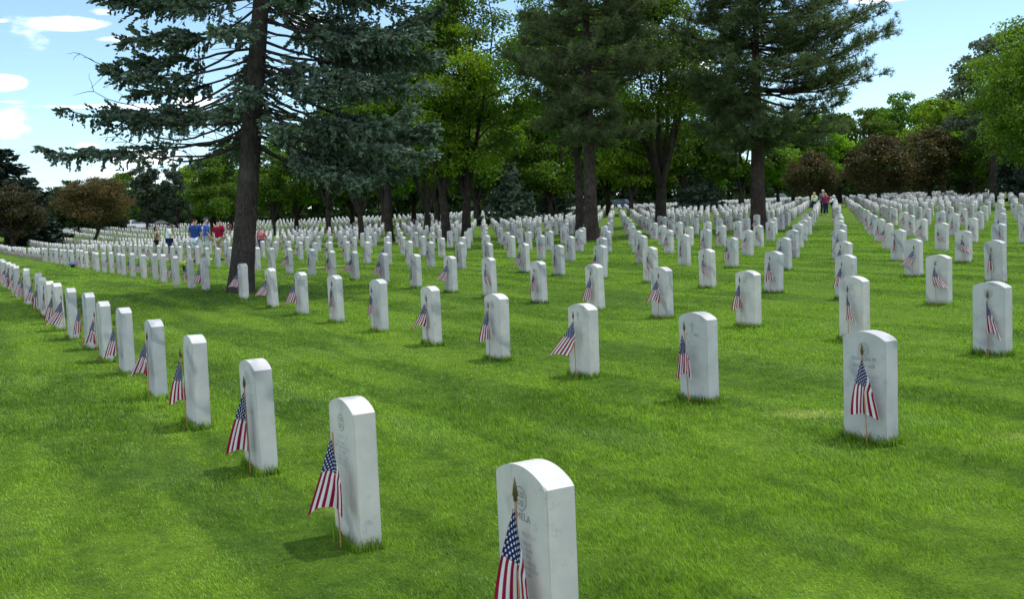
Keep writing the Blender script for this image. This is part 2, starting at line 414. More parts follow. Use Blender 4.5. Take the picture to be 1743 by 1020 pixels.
STONE_LO = bm_mesh(stone_bm(9, False), 'headstone_plain', MARBLE)

# ---- flags
def make_flag_mat():
    m, g = new_mat('flag_cloth')
    at = g.n('ShaderNodeAttribute', attribute_name='var'); s = g.n('ShaderNodeSeparateXYZ'); g.l(at.outputs['Vector'], s.inputs[0])
    t, sl = s.outputs[0], s.outputs[1]           # t across the stripes 0..1, sl along the fly 0..1
    idx = g.m('FLOOR', g.m('MULTIPLY', t, 13.0)); odd = g.m('MODULO', idx, 2.0)
    stripe = g.mix(odd, (.33, .008, .045, 1), (.84, .84, .87, 1))
    can = g.m('MULTIPLY', g.m('LESS_THAN', sl, .44), g.m('LESS_THAN', t, 7 / 13.0))
    # staggered stars: 11 columns x 9 rows, every second cell
    cx = g.m('MULTIPLY', g.m('DIVIDE', sl, .44), 11.0); cy = g.m('MULTIPLY', g.m('DIVIDE', t, 7 / 13.0), 9.0)
    par = g.m('MODULO', g.m('ADD', g.m('FLOOR', cx), g.m('FLOOR', cy)), 2.0)
    fx = g.m('SUBTRACT', g.m('FRACT', cx), .5); fy = g.m('SUBTRACT', g.m('FRACT', cy), .5)
    fx = g.m('MULTIPLY', fx, 1.15)
    rr = g.m('SQRT', g.m('ADD', g.m('MULTIPLY', fx, fx), g.m('MULTIPLY', fy, fy)))
    an = g.m('ARCTAN2', fx, g.m('MULTIPLY', fy, -1.0))
    seg = 2 * PI / 5
    am = g.m('ABSOLUTE', g.m('SUBTRACT', g.m('MODULO', g.m('ADD', an, 10 * seg + seg / 2), seg), seg / 2))
    # edge from tip (R,0) to notch (.42R, 36 deg)
    Rt = .62; p1 = (Rt, 0); p2 = (.42 * Rt * math.cos(PI / 5), .42 * Rt * math.sin(PI / 5))
    nx_, ny_ = (p2[1] - p1[1]), -(p2[0] - p1[0]); ln = math.hypot(nx_, ny_); nx_ /= ln; ny_ /= ln
    d0 = nx_ * p1[0] + ny_ * p1[1]
    dd = g.m('ADD', g.m('MULTIPLY', g.m('MULTIPLY', rr, g.m('COSINE', am)), nx_), g.m('MULTIPLY', g.m('MULTIPLY', rr, g.m('SINE', am)), ny_))
    star = g.m('MULTIPLY', g.m('LESS_THAN', dd, d0), g.m('LESS_THAN', par, .5))
    blue = g.mix(star, (.012, .022, .12, 1), (.84, .84, .87, 1))
    c = g.mix(can, stripe, blue)
    weave = g.noise(g.n('ShaderNodeTexCoord').outputs['Object'], 160, 3)
    p = principled(g, c, .75, .2, weave, .3, .002)
    tr = g.n('ShaderNodeBsdfTranslucent'); g.l(c, tr.inputs[0])
    ms = g.n('ShaderNodeMixShader'); ms.inputs[0].default_value = .42; g.l(p.outputs[0], ms.inputs[1]); g.l(tr.outputs[0], ms.inputs[2])
    finish(g, ms.outputs[0]); return m
FLAGM = make_flag_mat()
STAFFM = flat_mat('staff_wood', (.42, .21, .10), .6, .3, .2, 80)
TIPM = flat_mat('staff_tip_gilt', (.13, .10, .035), .4, .5, .2, 60, .5)

def cloth_geo(G, wid=.16, lean=-.05, length=.37, fold=.012, nf=2.5, ph=0., tmax=.82, zt=.55, ns=22, ntt=26, swirl=0., mi=0):
    """limp stick flag hung by its hoist: gathered at the top, opening downward, stripes running down. local -Y is away from the stone"""
    s, t = np.meshgrid(np.linspace(0, 1, ns), np.linspace(0, 1, ntt), indexing='ij')
    wd = .012 + wid * (s ** .8) * (1 - .12 * s * s)
    q = (t - .5) * wd + lean * s ** 1.25 + wid * .05 * np.sin(s * 3 + ph)
    z = zt - .075 * t * (1 - .3 * s) - length * s * (1 - .10 * np.sin(t * PI) - .13 * t) + .012 * np.sin(t * 5 + ph) * s
    z = z - .014 * s * (1 - 2 * t) * np.sign(lean + 1e-6) * -1
    dep = fold * np.sin(2 * PI * nf * t + ph + swirl * s * 3) * np.sqrt(s) + .02 * s * np.cos(ph)
    L = np.array([-.4827, -.876]); Rr = np.array([1.0, -.12]); N = np.array([.876, -.4827])
    ql = np.where(q < 0, q, 0); qr = np.where(q > 0, q, 0)
    X = -ql * L[0] + qr * 1.7 * Rr[0] + dep * N[0]
    Y = -ql * L[1] + qr * 1.7 * Rr[1] + dep * N[1] - .006
    Y = np.minimum(Y, .05)
    V = np.stack([X, Y, z], -1).reshape(-1, 3)
    tc_ = t * (.535 + (tmax - .535) * np.clip(s / .5, 0, 1) ** 1.5)
    a = np.stack([tc_, s * .985 + .004, np.zeros_like(s)], -1).reshape(-1, 3)
    i = np.arange(ns - 1)[:, None] * ntt; j = np.arange(ntt - 1)[None]
    f = np.stack([i + j, i + j + 1, i + ntt + j + 1, i + ntt + j], -1).reshape(-1, 4)
    G.add(V, f, mi, a)
def staff_geo(G, h=.575, sides=6, mi=0, tip=True, timi=0, r=.0042):
    tubes(G, [([(0, 0, -.06), (0, 0, h * .5), (0, 0, h)], [r, r, r])], sides, mi)
def tip_geo(G, h=.575, sides=8, mi=0, k=1.0):
    zs = np.array([-.004, 0, .012, .016, .05, .075]) * k + h; rs = np.array([.006, .0075, .0075, .011, .006, .0006]) * k
    tubes(G, [([(0, 0, z) for z in zs], rs)], sides, mi)
FV = []
VAR0 = [(.215, -.042, .37, .010, 1.5, .4, .86), (.14, -.05, .42, .012, 2, 1.9, .70), (.12, -.035, .34, .012, 2.2, 3.0, .7), (.17, .0, .38, .012, 1.5, 2.2, .86),
       (.21, -.15, .33, .012, 2., .9, .82), (.07, -.02, .33, .018, 2.5, 4., .95), (.11, -.03, .36, .016, 3, 5., .9), (.24, -.12, .31, .014, 2, 1.2, 1.0),
       (.16, .08, .30, .014, 2, 2.7, .9), (.09, .03, .36, .016, 2.4, .2, .9), (.19, -.09, .36, .016, 2, 5.5, .85), (.05, -.01, .36, .02, 2.8, 1.2, 1.0)]
VAR = [v if k in (0, 3, 4, 5, 7, 11) else (v[0] * 1.28, v[1] * 1.2) + v[2:] for k, v in enumerate(VAR0)]
for k, (a, b, c, d, e, f_, tm) in enumerate(VAR):
    G = Geo(); cloth_geo(G, a, b, c, d, e, f_, tm, swirl=.5 if k % 3 else 1.2); cloth = G.mesh('flag_cloth', FLAGM, attr='var')
    G = Geo(); cloth_geo(G, a, b, c, d, e, f_, tm, ns=9, ntt=10); staff_geo(G, .575, 4, 1); tip_geo(G, .575, 4, 2)
    lo = G.mesh('stick_flag_small', [FLAGM, STAFFM, TIPM], attr='var')
    FV.append((cloth, lo))
G = Geo(); staff_geo(G, .575, 8); STAFF = G.mesh('staff', STAFFM)
G = Geo(); tip_geo(G, .575, 8); TIP = G.mesh('spear_tip', TIPM)

# ---- carved emblem and lettering for the stones near enough to read
def text_mesh(txt, size, name='inscription', mat=None, bold=.0):
    cu = bpy.data.curves.new(name, 'FONT'); cu.body = txt; cu.size = size; cu.align_x = 'CENTER'; cu.extrude = .0008
    cu.resolution_u = 2; cu.space_line = 1.05; cu.space_character = 1.15; cu.offset = bold
    to = bpy.data.objects.new(name, cu); COL.objects.link(to)
    dg = bpy.context.evaluated_depsgraph_get(); me = bpy.data.meshes.new_from_object(to.evaluated_get(dg))
    bpy.data.objects.remove(to); me.materials.clear(); me.materials.append(mat or CARVE); me.name = name
    return me
def emblem_mesh(kind):
    bm = bmesh.new()
    def ring(r0, r1, n=40):
        a = [bm.verts.new((r0 * math.cos(k / n * 2 * PI), -.0008, r0 * math.sin(k / n * 2 * PI))) for k in range(n)]
        b = [bm.verts.new((r1 * math.cos(k / n * 2 * PI), -.0008, r1 * math.sin(k / n * 2 * PI))) for k in range(n)]
        for k in range(n): bm.faces.new((a[k], a[(k + 1) % n], b[(k + 1) % n], b[k]))
    def bar(x0, z0, x1, z1):
        bm.faces.new([bm.verts.new(p) for p in ((x0, -.0012, z0), (x1, -.0012, z0), (x1, -.0012, z1), (x0, -.0012, z1))])
    def frame(x0, z0, x1, z1, t):
        bar(x0, z0, x0 + t, z1); bar(x1 - t, z0, x1, z1); bar(x0 + t, z0, x1 - t, z0 + t); bar(x0 + t, z1 - t, x1 - t, z1)
    t = .0022
    if kind == 'ring':
        ring(.031, .0335)
        for sx in (-1, 1):
            for sz in (-1, 1):
                a = (sx * .004, sz * .004); b = (sx * .017, sz * .019)
                frame(min(a[0], b[0]), min(a[1], b[1]), max(a[0], b[0]), max(a[1], b[1]), t)
    elif kind == 'double':
        ring(.033, .035); ring(.027, .0285)
        for q in ((-.006, .006, .006, .020), (-.006, -.020, .006, -.006), (-.020, -.006, -.006, .006), (.006, -.006, .020, .006)): frame(*q, t)
    else:  # latin cross in outline
        frame(-.006, .016, .006, .030, t); frame(-.006, -.034, .006, .006, t); frame(-.022, .0055, .022, .0165, t)
    bmesh.ops.recalc_face_normals(bm, faces=bm.faces)
    return bm_mesh(bm, 'emblem', CARVE)
EMB = {k: emblem_mesh(k) for k in ('ring', 'double', 'cross')}
LINES = {(0, 0): ['P MELA'], (1, 1): ['SHARON M', 'DEC  27 1929'], (2, 1): ['C      MO']}
rules = bmesh.new()
def faint_lines(seed, n=7):
    """worn lettering too small to read: rows of short chisel strokes"""
    r = random.Random(seed); bm = bmesh.new(); z = 0
    for ln in range(n):
        wd = r.uniform(.10, .24); hgt = .017 if ln == 0 else .0125; x = -wd / 2
        while x < wd / 2:
            k = r.random(); w_ = hgt * r.uniform(.45, .7)
            if k < .12: x += w_ * 1.2; continue
            t = .0018
            segs = r.sample([(0, 0, t, hgt), (w_ - t, 0, w_, hgt), (t, hgt - t, w_ - t, hgt), (t, hgt / 2 - t / 2, w_ - t, hgt / 2 + t / 2), (t, 0, w_ - t, t)], r.choice((2, 3, 3)))
            for a, b, c, d in segs: bm.faces.new([bm.verts.new(p) for p in ((x + a, 0, z + b), (x + c, 0, z + b), (x + c, 0, z + d), (x + a, 0, z + d))])
            x += w_ * 1.35
        z -= hgt * 1.75
    bmesh.ops.recalc_face_normals(bm, faces=bm.faces)
    return bm_mesh(bm, 'inscription', CARVE_SOFT)
FAINT = [faint_lines(k) for k in range(5)]
rules.free()

# ordinal wording for labels
ORD = ['', 'first', 'second', 'third', 'fourth', 'fifth', 'sixth', 'seventh', 'eighth', 'ninth', 'tenth', 'eleventh', 'twelfth', 'thirteenth', 'fourteenth', 'fifteenth', 'sixteenth', 'seventeenth', 'eighteenth', 'nineteenth']
TENS = {2: ('twenty', 'twentieth'), 3: ('thirty', 'thirtieth'), 4: ('forty', 'fortieth'), 5: ('fifty', 'fiftieth')}
def ordinal(n):
    if n < 20: return ORD[n]
    a, b = TENS[n // 10]; return b if n % 10 == 0 else a + '-' + ORD[n % 10]
rank = {}
for j in range(54):
    row = sorted([c for c in near_cells if c[2] == j], key=lambda c: -c[6])
    for k, c in enumerate(row): rank[(c[1], j)] = k + 1
SPECIAL = {(0, 0): 'closest white marble headstone with a ring emblem and worn name', (1, 1): 'wide-faced marble headstone with circled cross and the name SHARON', (2, 1): 'white marble headstone carved with an outlined cross'}
SPECIAL_F = {(0, 0): 'limp flag with stars in plain view before the closest headstone', (1, 1): 'small flag hanging before the headstone named SHARON', (2, 1): 'slim furled flag before the headstone with an outlined cross'}
FLAGVAR = {(0, 0): (3, 1.0), (1, 0): (0, 1), (2, 0): (1, 1), (3, 0): (2, 1), (4, 0): (10, .9), (5, 0): (0, .95), (6, 0): (10, .9), (7, 0): (2, 1), (1, 1): (3, 1), (2, 1): (6, 1), (3, 1): (4, 1), (4, 1): (2, 1), (5, 1): (10, .9), (6, 1): (6, .9), (7, 1): (5, 1),
           (8, 1): (10, 1), (9, 1): (7, 1), (10, 1): (7, .95), (2, 2): (9, 1), (3, 2): (9, .9), (4, 2): (2, .95), (5, 2): (10, .9), (6, 2): (1, .95), (7, 2): (6, 1), (4, 3): (8, 1), (6, 3): (6, 1), (7, 3): (8, 1)}
STAFFPOS = {(0, 0): (.03, -.095, 1.08), (1, 0): (.05, -.11, 1.02), (1, 1): (.06, -.10, 1.03), (2, 1): (.0, -.115, 1.03), (3, 1): (.02, -.11, 1.0)}
stone_proto = None
stone_bases = []
for (dist, i, j, x, y, z, u) in near_cells:
    rz = YAW - PI / 2 + rng.normal(0, .018 if i + j > 5 else .006)
    tilt = rng.normal(0, .013 if j + i > 6 else .006, 2); hi = dist < 26
    sxx = 1 + rng.normal(0, .012); szz = 1 + rng.normal(0, .025)
    if (i, j) in SETTLE: szz = 1.0
    o = obj('headstone', STONE_HI if hi else STONE_LO, None, (x, y, z), (tilt[0], tilt[1], rz), (sxx, 1, szz))
    lab = SPECIAL.get((i, j)) or 'white arched headstone, %s from the right edge in the %s row from the front' % (ordinal(rank[(i, j)]), ordinal(j + 1))
    tag(o, lab, 'headstone', 'white marble headstones set in rows')
    stone_bases.append((x, y, z, rz, dist))
    if dist < 17:
        kind = {(0, 0): 'ring', (1, 0): 'ring', (1, 1): 'double', (2, 1): 'cross', (2, 2): 'double', (3, 2): 'ring'}.get((i, j), ('ring', 'cross', 'double')[(i * 7 + j) % 3])
        e = obj('emblem', EMB[kind], o, (0, -T / 2 - .0006, .615), (0, 0, 0), 1.3)
        if (i, j) in LINES:
            for q, tx in enumerate(LINES[(i, j)]):
                tm = text_mesh(tx, .036 if q == 0 else .028)
                obj('inscription', tm, o, (0, -T / 2 - .0008, .54 - q * .045), (PI / 2, 0, 0))
            obj('inscription', FAINT[(i + j) % 5], o, (0, -T / 2 - .0014, .43 if len(LINES[(i, j)]) > 1 else .485))
        else: obj('inscription', FAINT[(i * 3 + j) % 5], o, (0, -T / 2 - .0014, .535))
    elif dist < 45:
        obj('inscription', FAINT[(i * 3 + j) % 5], o, (0, -T / 2 - .0014, .54))
    # flag
    wv = [0, 1, 2, 2, 4, 5, 6, 6, 7, 8, 9, 10, 10, 11]
    k, sc = FLAGVAR.get((i, j), (wv[rng.integers(len(wv))], rng.uniform(.95, 1.1)))
    sx_, sy_, ss = STAFFPOS.get((i, j), (rng.normal(.03, .03), -.10 + rng.normal(0, .010), rng.uniform(.95, 1.03)))
    cR, sR = math.cos(rz), math.sin(rz)
    fx, fy = x + cR * sx_ - sR * sy_, y + sR * sx_ + cR * sy_
    frot = (rng.normal(0, .02), rng.normal(-.02, .03), rz + rng.normal(0, .12))
    lab = SPECIAL_F.get((i, j)) or 'small flag by the headstone %s from the right edge in the %s row' % (ordinal(rank[(i, j)]), ordinal(j + 1))
    if dist < 30:
        fo = obj('stick_flag', None, None, (fx, fy, tzf(fx, fy)), frot, (1, 1, ss))
        obj('staff', STAFF, fo)
        if (i, j) != (1, 0): obj('spear_tip', TIP, fo)
        c_ = obj('flag_cloth', FV[k][0], fo, (0, 0, .55 * (1 - sc)), (0, 0, 0), sc)
    else:
        fo = obj('stick_flag', FV[k][1], None, (fx, fy, tzf(fx, fy)), frot, (1, 1, ss))
    tag(fo, lab, 'flag', 'small American flags planted before headstones')

# the rest of the field: one mesh of stones, one of flags
def merged(cells, me_list, pick, name, mats, attr, place):
    G = Geo(); cache = []
    for me in me_list:
        v = np.empty(len(me.vertices) * 3, np.float32); me.vertices.foreach_get('co', v); v = v.reshape(-1, 3).astype(float)
        by = {}
        for p in me.polygons: by.setdefault(len(p.vertices), ([], [])); by[len(p.vertices)][0].append(list(p.vertices)); by[len(p.vertices)][1].append(p.material_index)
        a = None
        if attr and attr in me.attributes:
            a = np.empty(len(v) * 3, np.float32); me.attributes[attr].data.foreach_get('vector', a); a = a.reshape(-1, 3)
        cache.append((v, {k: (np.array(f), np.array(mi)) for k, (f, mi) in by.items()}, a))
    for c in cells:
        v, by, a = cache[pick(c)]; P = place(c, v); first = True; base = G.n
        for k, (f, mi) in by.items():
            if first: G.add(P, f, mi, a); first = False
            else:
                G.f.append(f + base); G.mi.append(mi)
    return G.mesh(name, mats, smooth=False, attr=attr)
def place_stone(c, v):
    _, i, j, x, y, z, u = c; rz = YAW - PI / 2 + rng.normal(0, .02); cR, sR = math.cos(rz), math.sin(rz)
    t1, t2 = rng.normal(0, .01, 2); hz = 1 + rng.normal(0, .03)
    X = v[:, 0] + v[:, 2] * t1; Y = v[:, 1] + v[:, 2] * t2
    return np.stack([x + cR * X - sR * Y, y + sR * X + cR * Y, z + v[:, 2] * hz], -1)
STONE_XLO = bm_mesh(stone_bm(6, False), 'headstone_far', MARBLE)
rest = obj('headstone_field', merged(far_cells, [STONE_XLO], lambda c: 0, 'headstone_field', [MARBLE], None, place_stone))
tag(rest, 'far ranks of white marble headstones running back to the trees', 'headstones', None, 'stuff')
XF = []
for k in (0, 2, 4, 6, 8, 10, 11):
    a, b, c, d, e, f_, tm = VAR[k]; G = Geo(); cloth_geo(G, a, b, c, d, e, f_, tm, ns=6, ntt=4); staff_geo(G, .6, 3, 1, r=.005)
    XF.append(G.mesh('xf', [FLAGM, STAFFM], attr='var'))
def place_flag(c, v):
    _, i, j, x, y, z, u = c; rz = YAW - PI / 2 + rng.normal(0, .15); cR, sR = math.cos(rz), math.sin(rz)
    ox, oy = rng.normal(0, .03), -.125; X = v[:, 0] + ox; Y = v[:, 1] + oy
    return np.stack([x + cR * X - sR * Y, y + sR * X + cR * Y, z + v[:, 2]], -1)
rest = obj('flag_field', merged([c for c in far_cells if rng.random() < .93], XF, lambda c: int(rng.integers(len(XF))), 'flag_field', [FLAGM, STAFFM], 'var', place_flag))
tag(rest, 'small flags planted before the far ranks of headstones', 'flags', None, 'stuff')

# ---------------------------------------------------------------- grass blades
def build_grass():
    r = np.random.default_rng(3)
    N = 860000; ex = .3
    # depth distribution
    uu = r.random(N); a, b = 3.2 ** ex, 55 ** ex; d = (a + uu * (b - a)) ** (1 / ex)
    az = (r.random(N) - .5) * 2 * R(31.5); x = d * np.sin(az) + r.uniform(-.6, .6, N); y = d * np.cos(az)
    def vn(x, y, s, seed):   # cheap value noise by sines
        q = np.random.default_rng(seed); o = np.zeros_like(x)
        for k in range(5):
            an = q.uniform(0, PI); o += np.sin((x * math.cos(an) + y * math.sin(an)) * s * q.uniform(.6, 1.8) + q.uniform(0, 7))
        return o / 5
    dens = .5 + .9 * vn(x, y, 9, 1) + .6 * vn(x, y, 2.2, 2)
    keep = r.random(N) < np.clip(.78 + .5 * dens, .25, 1); x, y, d = x[keep], y[keep], d[keep]
    # untrimmed tufts at the foot of each stone
    tx, ty = [], []
    for (sx, sy, sz, rz, dist) in stone_bases:
        if dist > 26: continue
        n = int(520 * min(1, 7 / dist)); side = r.random(n); q = r.uniform(-.5, .5, n); off = np.abs(r.normal(0, .016, n)) + .004
        L = r.random(n) < .62; fr = r.random(n) < .7
        lx = np.where(L, q * (W + .04), np.where(fr, 1, -1) * (W / 2 + off)); ly = np.where(L, -np.where(fr, 1, -1) * (T / 2 + off), q * (T + .04))
        c, s = math.cos(rz), math.sin(rz); tx.append(sx + c * lx - s * ly); ty.append(sy + s * lx + c * ly)
    nt = sum(map(len, tx)); x = np.concatenate([x] + tx); y = np.concatenate([y] + ty)
    tuft = np.zeros(len(x), bool); tuft[-nt:] = True
    d = np.hypot(x, y); n = len(x)
    # not inside stones
    z = tz(x, y)
    hgt = .015 + .011 * r.random(n) + .012 * np.clip(vn(x, y, 5, 4) + vn(x, y, 1.4, 5), -1, 1)
    tall = r.random(n) < .02; hgt = hgt * np.where(tall, 1.8, 1)
    hgt = np.where(tuft, .035 + .06 * r.random(n) ** 1.6, hgt)
    hgt *= 1 + .012 * np.clip(d - 8, 0, 40)
    wd = .0036 * np.maximum(1, d / 5.2) * r.uniform(.7, 1.3, n)
    th = r.uniform(0, 2 * PI, n); la = r.uniform(0, 2 * PI, n) ; ln = hgt * r.uniform(.1, .75, n)
    lx = np.cos(la) * ln - .010; ly = np.sin(la) * ln + .006
    cx, sy_ = np.cos(th) * wd / 2, np.sin(th) * wd / 2
    z = z - .004
    v = np.empty((n, 5, 3))
    v[:, 0] = np.stack([x - cx, y - sy_, z], -1); v[:, 1] = np.stack([x + cx, y + sy_, z], -1)
    mx, my, mz = x + lx * .35, y + ly * .35, z + hgt * .62
    v[:, 2] = np.stack([mx + cx * .8, my + sy_ * .8, mz], -1); v[:, 3] = np.stack([mx - cx * .8, my - sy_ * .8, mz], -1)
    v[:, 4] = np.stack([x + lx, y + ly, z + hgt], -1)
    a = np.repeat(np.stack([r.random(n), r.random(n), r.random(n)], -1)[:, None], 5, 1)
    b = np.arange(n)[:, None] * 5
    near = d < 14
    G = Geo(); G.v.append(v.reshape(-1, 3)); G.a.append(a.reshape(-1, 3)); G.n = n * 5
    bn = b[near]; bf = b[~near]
    G.f.append(np.concatenate([bn + 0, bn + 1, bn + 2, bn + 3], 1)); G.f.append(np.concatenate([bn + 3, bn + 2, bn + 4], 1)); G.f.append(np.concatenate([bf + 0, bf + 1, bf + 4], 1))
    for f in G.f: G.mi.append(np.zeros(len(f), int))
    o = obj('grass', G.mesh('grass', BLADE, smooth=False, attr='var'))
    tag(o, 'mown green lawn grass growing between the headstone rows', 'grass', None, 'stuff')
build_grass()
# ---------------------------------------------------------------- trees
SPRUCE_L = leaf_mat('spruce_needles', (.034, .062, .046), (.25, .34, .255), 0.18, .55, tcol=(1.1, 1.3, .8))
SPRUCE_D = leaf_mat('spruce_needles_dark', (.016, .030, .022), (.065, .10, .08), 0.1, .5)
PINE_L = leaf_mat('pine_needles', (.030, .058, .022), (.165, .230, .105), 0.28, .55)
MAPLE_L = leaf_mat('leaves_bright', (.052, .120, .007), (.235, .365, .030), .5, .5, tcol=(1.7, 1.9, .5))
GREEN_L = leaf_mat('leaves_mid', (.024, .060, .006), (.120, .200, .020), .42, .5, tcol=(1.6, 1.8, .5))
DARK_L = leaf_mat('leaves_dark', (.010, .026, .006), (.048, .085, .016), .3, .5)
YELLOW_L = leaf_mat('leaves_yellowgreen', (.045, .10, .008), (.17, .265, .025), .45, .5, tcol=(1.6, 1.7, .5))
RUST_L = leaf_mat('leaves_rust', (.026, .055, .012), (.20, .140, .052), .3, .4, tcol=(1.6, 1.2, .6))
LEFT_L = leaf_mat('leaves_umber', (.014, .022, .008), (.070, .054, .020), .25, .4, tcol=(1.3, 1.2, .6))
RUSTG_L = leaf_mat('leaves_rust_green', (.024, .036, .010), (.115, .085, .030), .3, .4, tcol=(1.3, 1.3, .6))
SILVER_L = leaf_mat('leaves_silver', (.05, .075, .045), (.150, .185, .130), .3, .55, tcol=(1.2, 1.3, .8))

def unit(v): return v / (np.linalg.norm(v, axis=-1, keepdims=True) + 1e-9)
def quads_at(G, C, D, Wd, length, width, r, mi=0, bend=0.0):
    """one leaf quad per centre C, long axis D, width axis Wd"""
    n = len(C); l = np.broadcast_to(length, (n,))[:, None]; w_ = np.broadcast_to(width, (n,))[:, None]
    v = np.empty((n, 4, 3)); v[:, 0] = C - D * l / 2; v[:, 1] = C + Wd * w_ / 2; v[:, 2] = C + D * l / 2; v[:, 3] = C - Wd * w_ / 2
    a = np.repeat(np.stack([r.random(n), r.random(n), r.random(n)], -1)[:, None], 4, 1)
    f = np.arange(n)[:, None] * 4 + np.array([0, 1, 2, 3])[None]
    G.add(v.reshape(-1, 3), f, mi, a.reshape(-1, 3))
def tris_at(G, C, D, Wd, length, width, r, mi=0):
    n = len(C); l = np.broadcast_to(length, (n,))[:, None]; w_ = np.broadcast_to(width, (n,))[:, None]
    v = np.empty((n, 3, 3)); v[:, 0] = C - Wd * w_ / 2; v[:, 1] = C + Wd * w_ / 2; v[:, 2] = C + D * l
    a = np.repeat(np.stack([r.random(n), r.random(n), r.random(n)], -1)[:, None], 3, 1)
    G.add(v.reshape(-1, 3), np.arange(n * 3).reshape(-1, 3), mi, a.reshape(-1, 3))
def rand_dirs(r, n): return unit(r.normal(size=(n, 3)))

def curve(p0, p1, sag, n, r, wob=.0):
    t = np.linspace(0, 1, n)[:, None]; p0 = np.asarray(p0, float); p1 = np.asarray(p1, float)
    P = p0 + (p1 - p0) * t; P[:, 2] += sag * np.sin(t[:, 0] * PI)
    if wob: P += np.cumsum(r.normal(0, wob, (n, 3)), 0) * np.sin(t * PI * .5)
    P[0] = p0; return P

def broadleaf(seed, H, RX, zb, nleaf, leaf, tr, forks=4, lean=(0, 0), lobes=46, dens_low=.7, squash=1.0, lobe_r=.26, split=None, top_pow=.55, gap=.0):
    """trunk that forks into limbs; leaves grow in clumps at the limb ends"""
    r = np.random.default_rng(seed); T = Geo(); Lf = Geo()
    zs = split or zb * .75
    top = np.array([lean[0], lean[1], zs]); bp = curve((0, 0, -.2), top, 0, 6, r, tr * .12)
    tubes(T, [(bp, np.array([1.55, 1.08, 1., .95, .92, .9]) * tr)], 10)
    cen = []; limbs = []
    for k in range(lobes):
        # point in the crown envelope
        hz = r.random() ** .85; z = zb + (H - zb) * (.06 + .90 * hz)
        q = (z - zb) / (H - zb); env = math.sin(min(1, (q * .92 + .10)) * PI) ** top_pow
        an = r.uniform(0, 2 * PI); rad = RX * env * (r.uniform(.35, .86) if r.random() < .8 else r.uniform(0, .35))
        cen.append((rad * math.cos(an) + top[0], rad * math.sin(an) * squash + top[1], z, RX * lobe_r * r.uniform(.65, 1.25) * (.6 + .4 * env)))
    cen = np.array(cen)
    # limbs: main forks
    mains = []
    for k in range(forks):
        an = k / forks * 2 * PI + r.uniform(-.4, .4); e = np.array([top[0] + RX * .48 * math.cos(an), top[1] + RX * .48 * math.sin(an) * squash, zb + (H - zb) * r.uniform(.38, .72)])
        P = curve(bp[-1], e, -.35 * r.random(), 9, r, tr * .2); limbs.append((P, np.linspace(.62, .16, 9) * tr)); mains.append(P)
    P = curve(bp[-1], (top[0], top[1], H * .88), 0, 10, r, tr * .35); limbs.append((P, np.linspace(.7, .08, 10) * tr)); mains.append(P)
    allm = np.concatenate([M[2:] for M in mains])
    for c in cen:
        d = np.linalg.norm(allm - c[:3], axis=1) + (allm[:, 2] > c[2] - .2) * 2.5; s = allm[np.argmin(d)]
        P = curve(s, c[:3], .12 * np.linalg.norm(s - c[:3]), 6, r, .04); limbs.append((P, np.linspace(.2, .05, 6) * tr))
        for q in range(3):
            e = c[:3] + rand_dirs(r, 1)[0] * c[3] * .8; limbs.append((curve(P[r.integers(2, 6)], e, 0, 4, r, .02), np.linspace(.07, .02, 4) * tr))
    tubes(T, limbs, 6)
    # leaves
    wts = cen[:, 3] ** 2; wts /= wts.sum(); idx = r.choice(len(cen), nleaf, p=wts)
    D = rand_dirs(r, nleaf); rr = r.random(nleaf) ** .42
    # uneven clump surface
    ph = cen[idx, 0] * 3; bump = 1 + .22 * np.sin(D[:, 0] * 5 + ph) * np.sin(D[:, 1] * 6 + ph) + .15 * np.sin(D[:, 2] * 9 + ph)
    P = cen[idx, :3] + D * (rr * bump)[:, None] * cen[idx, 3:4] * np.array([1.15, 1.15, .72])
    keep = ~((D[:, 2] < -.25) & (r.random(nleaf) > dens_low))
    P, D = P[keep], D[keep]; n = len(P)
    nn = unit(D * .6 + rand_dirs(r, n) + np.array([0, 0, .35])); ax = unit(np.cross(nn, rand_dirs(r, n))); wd = np.cross(nn, ax)
    s = leaf * r.uniform(.6, 1.3, n); quads_at(Lf, P, ax, wd, s, s * .72, r)
    return T, Lf

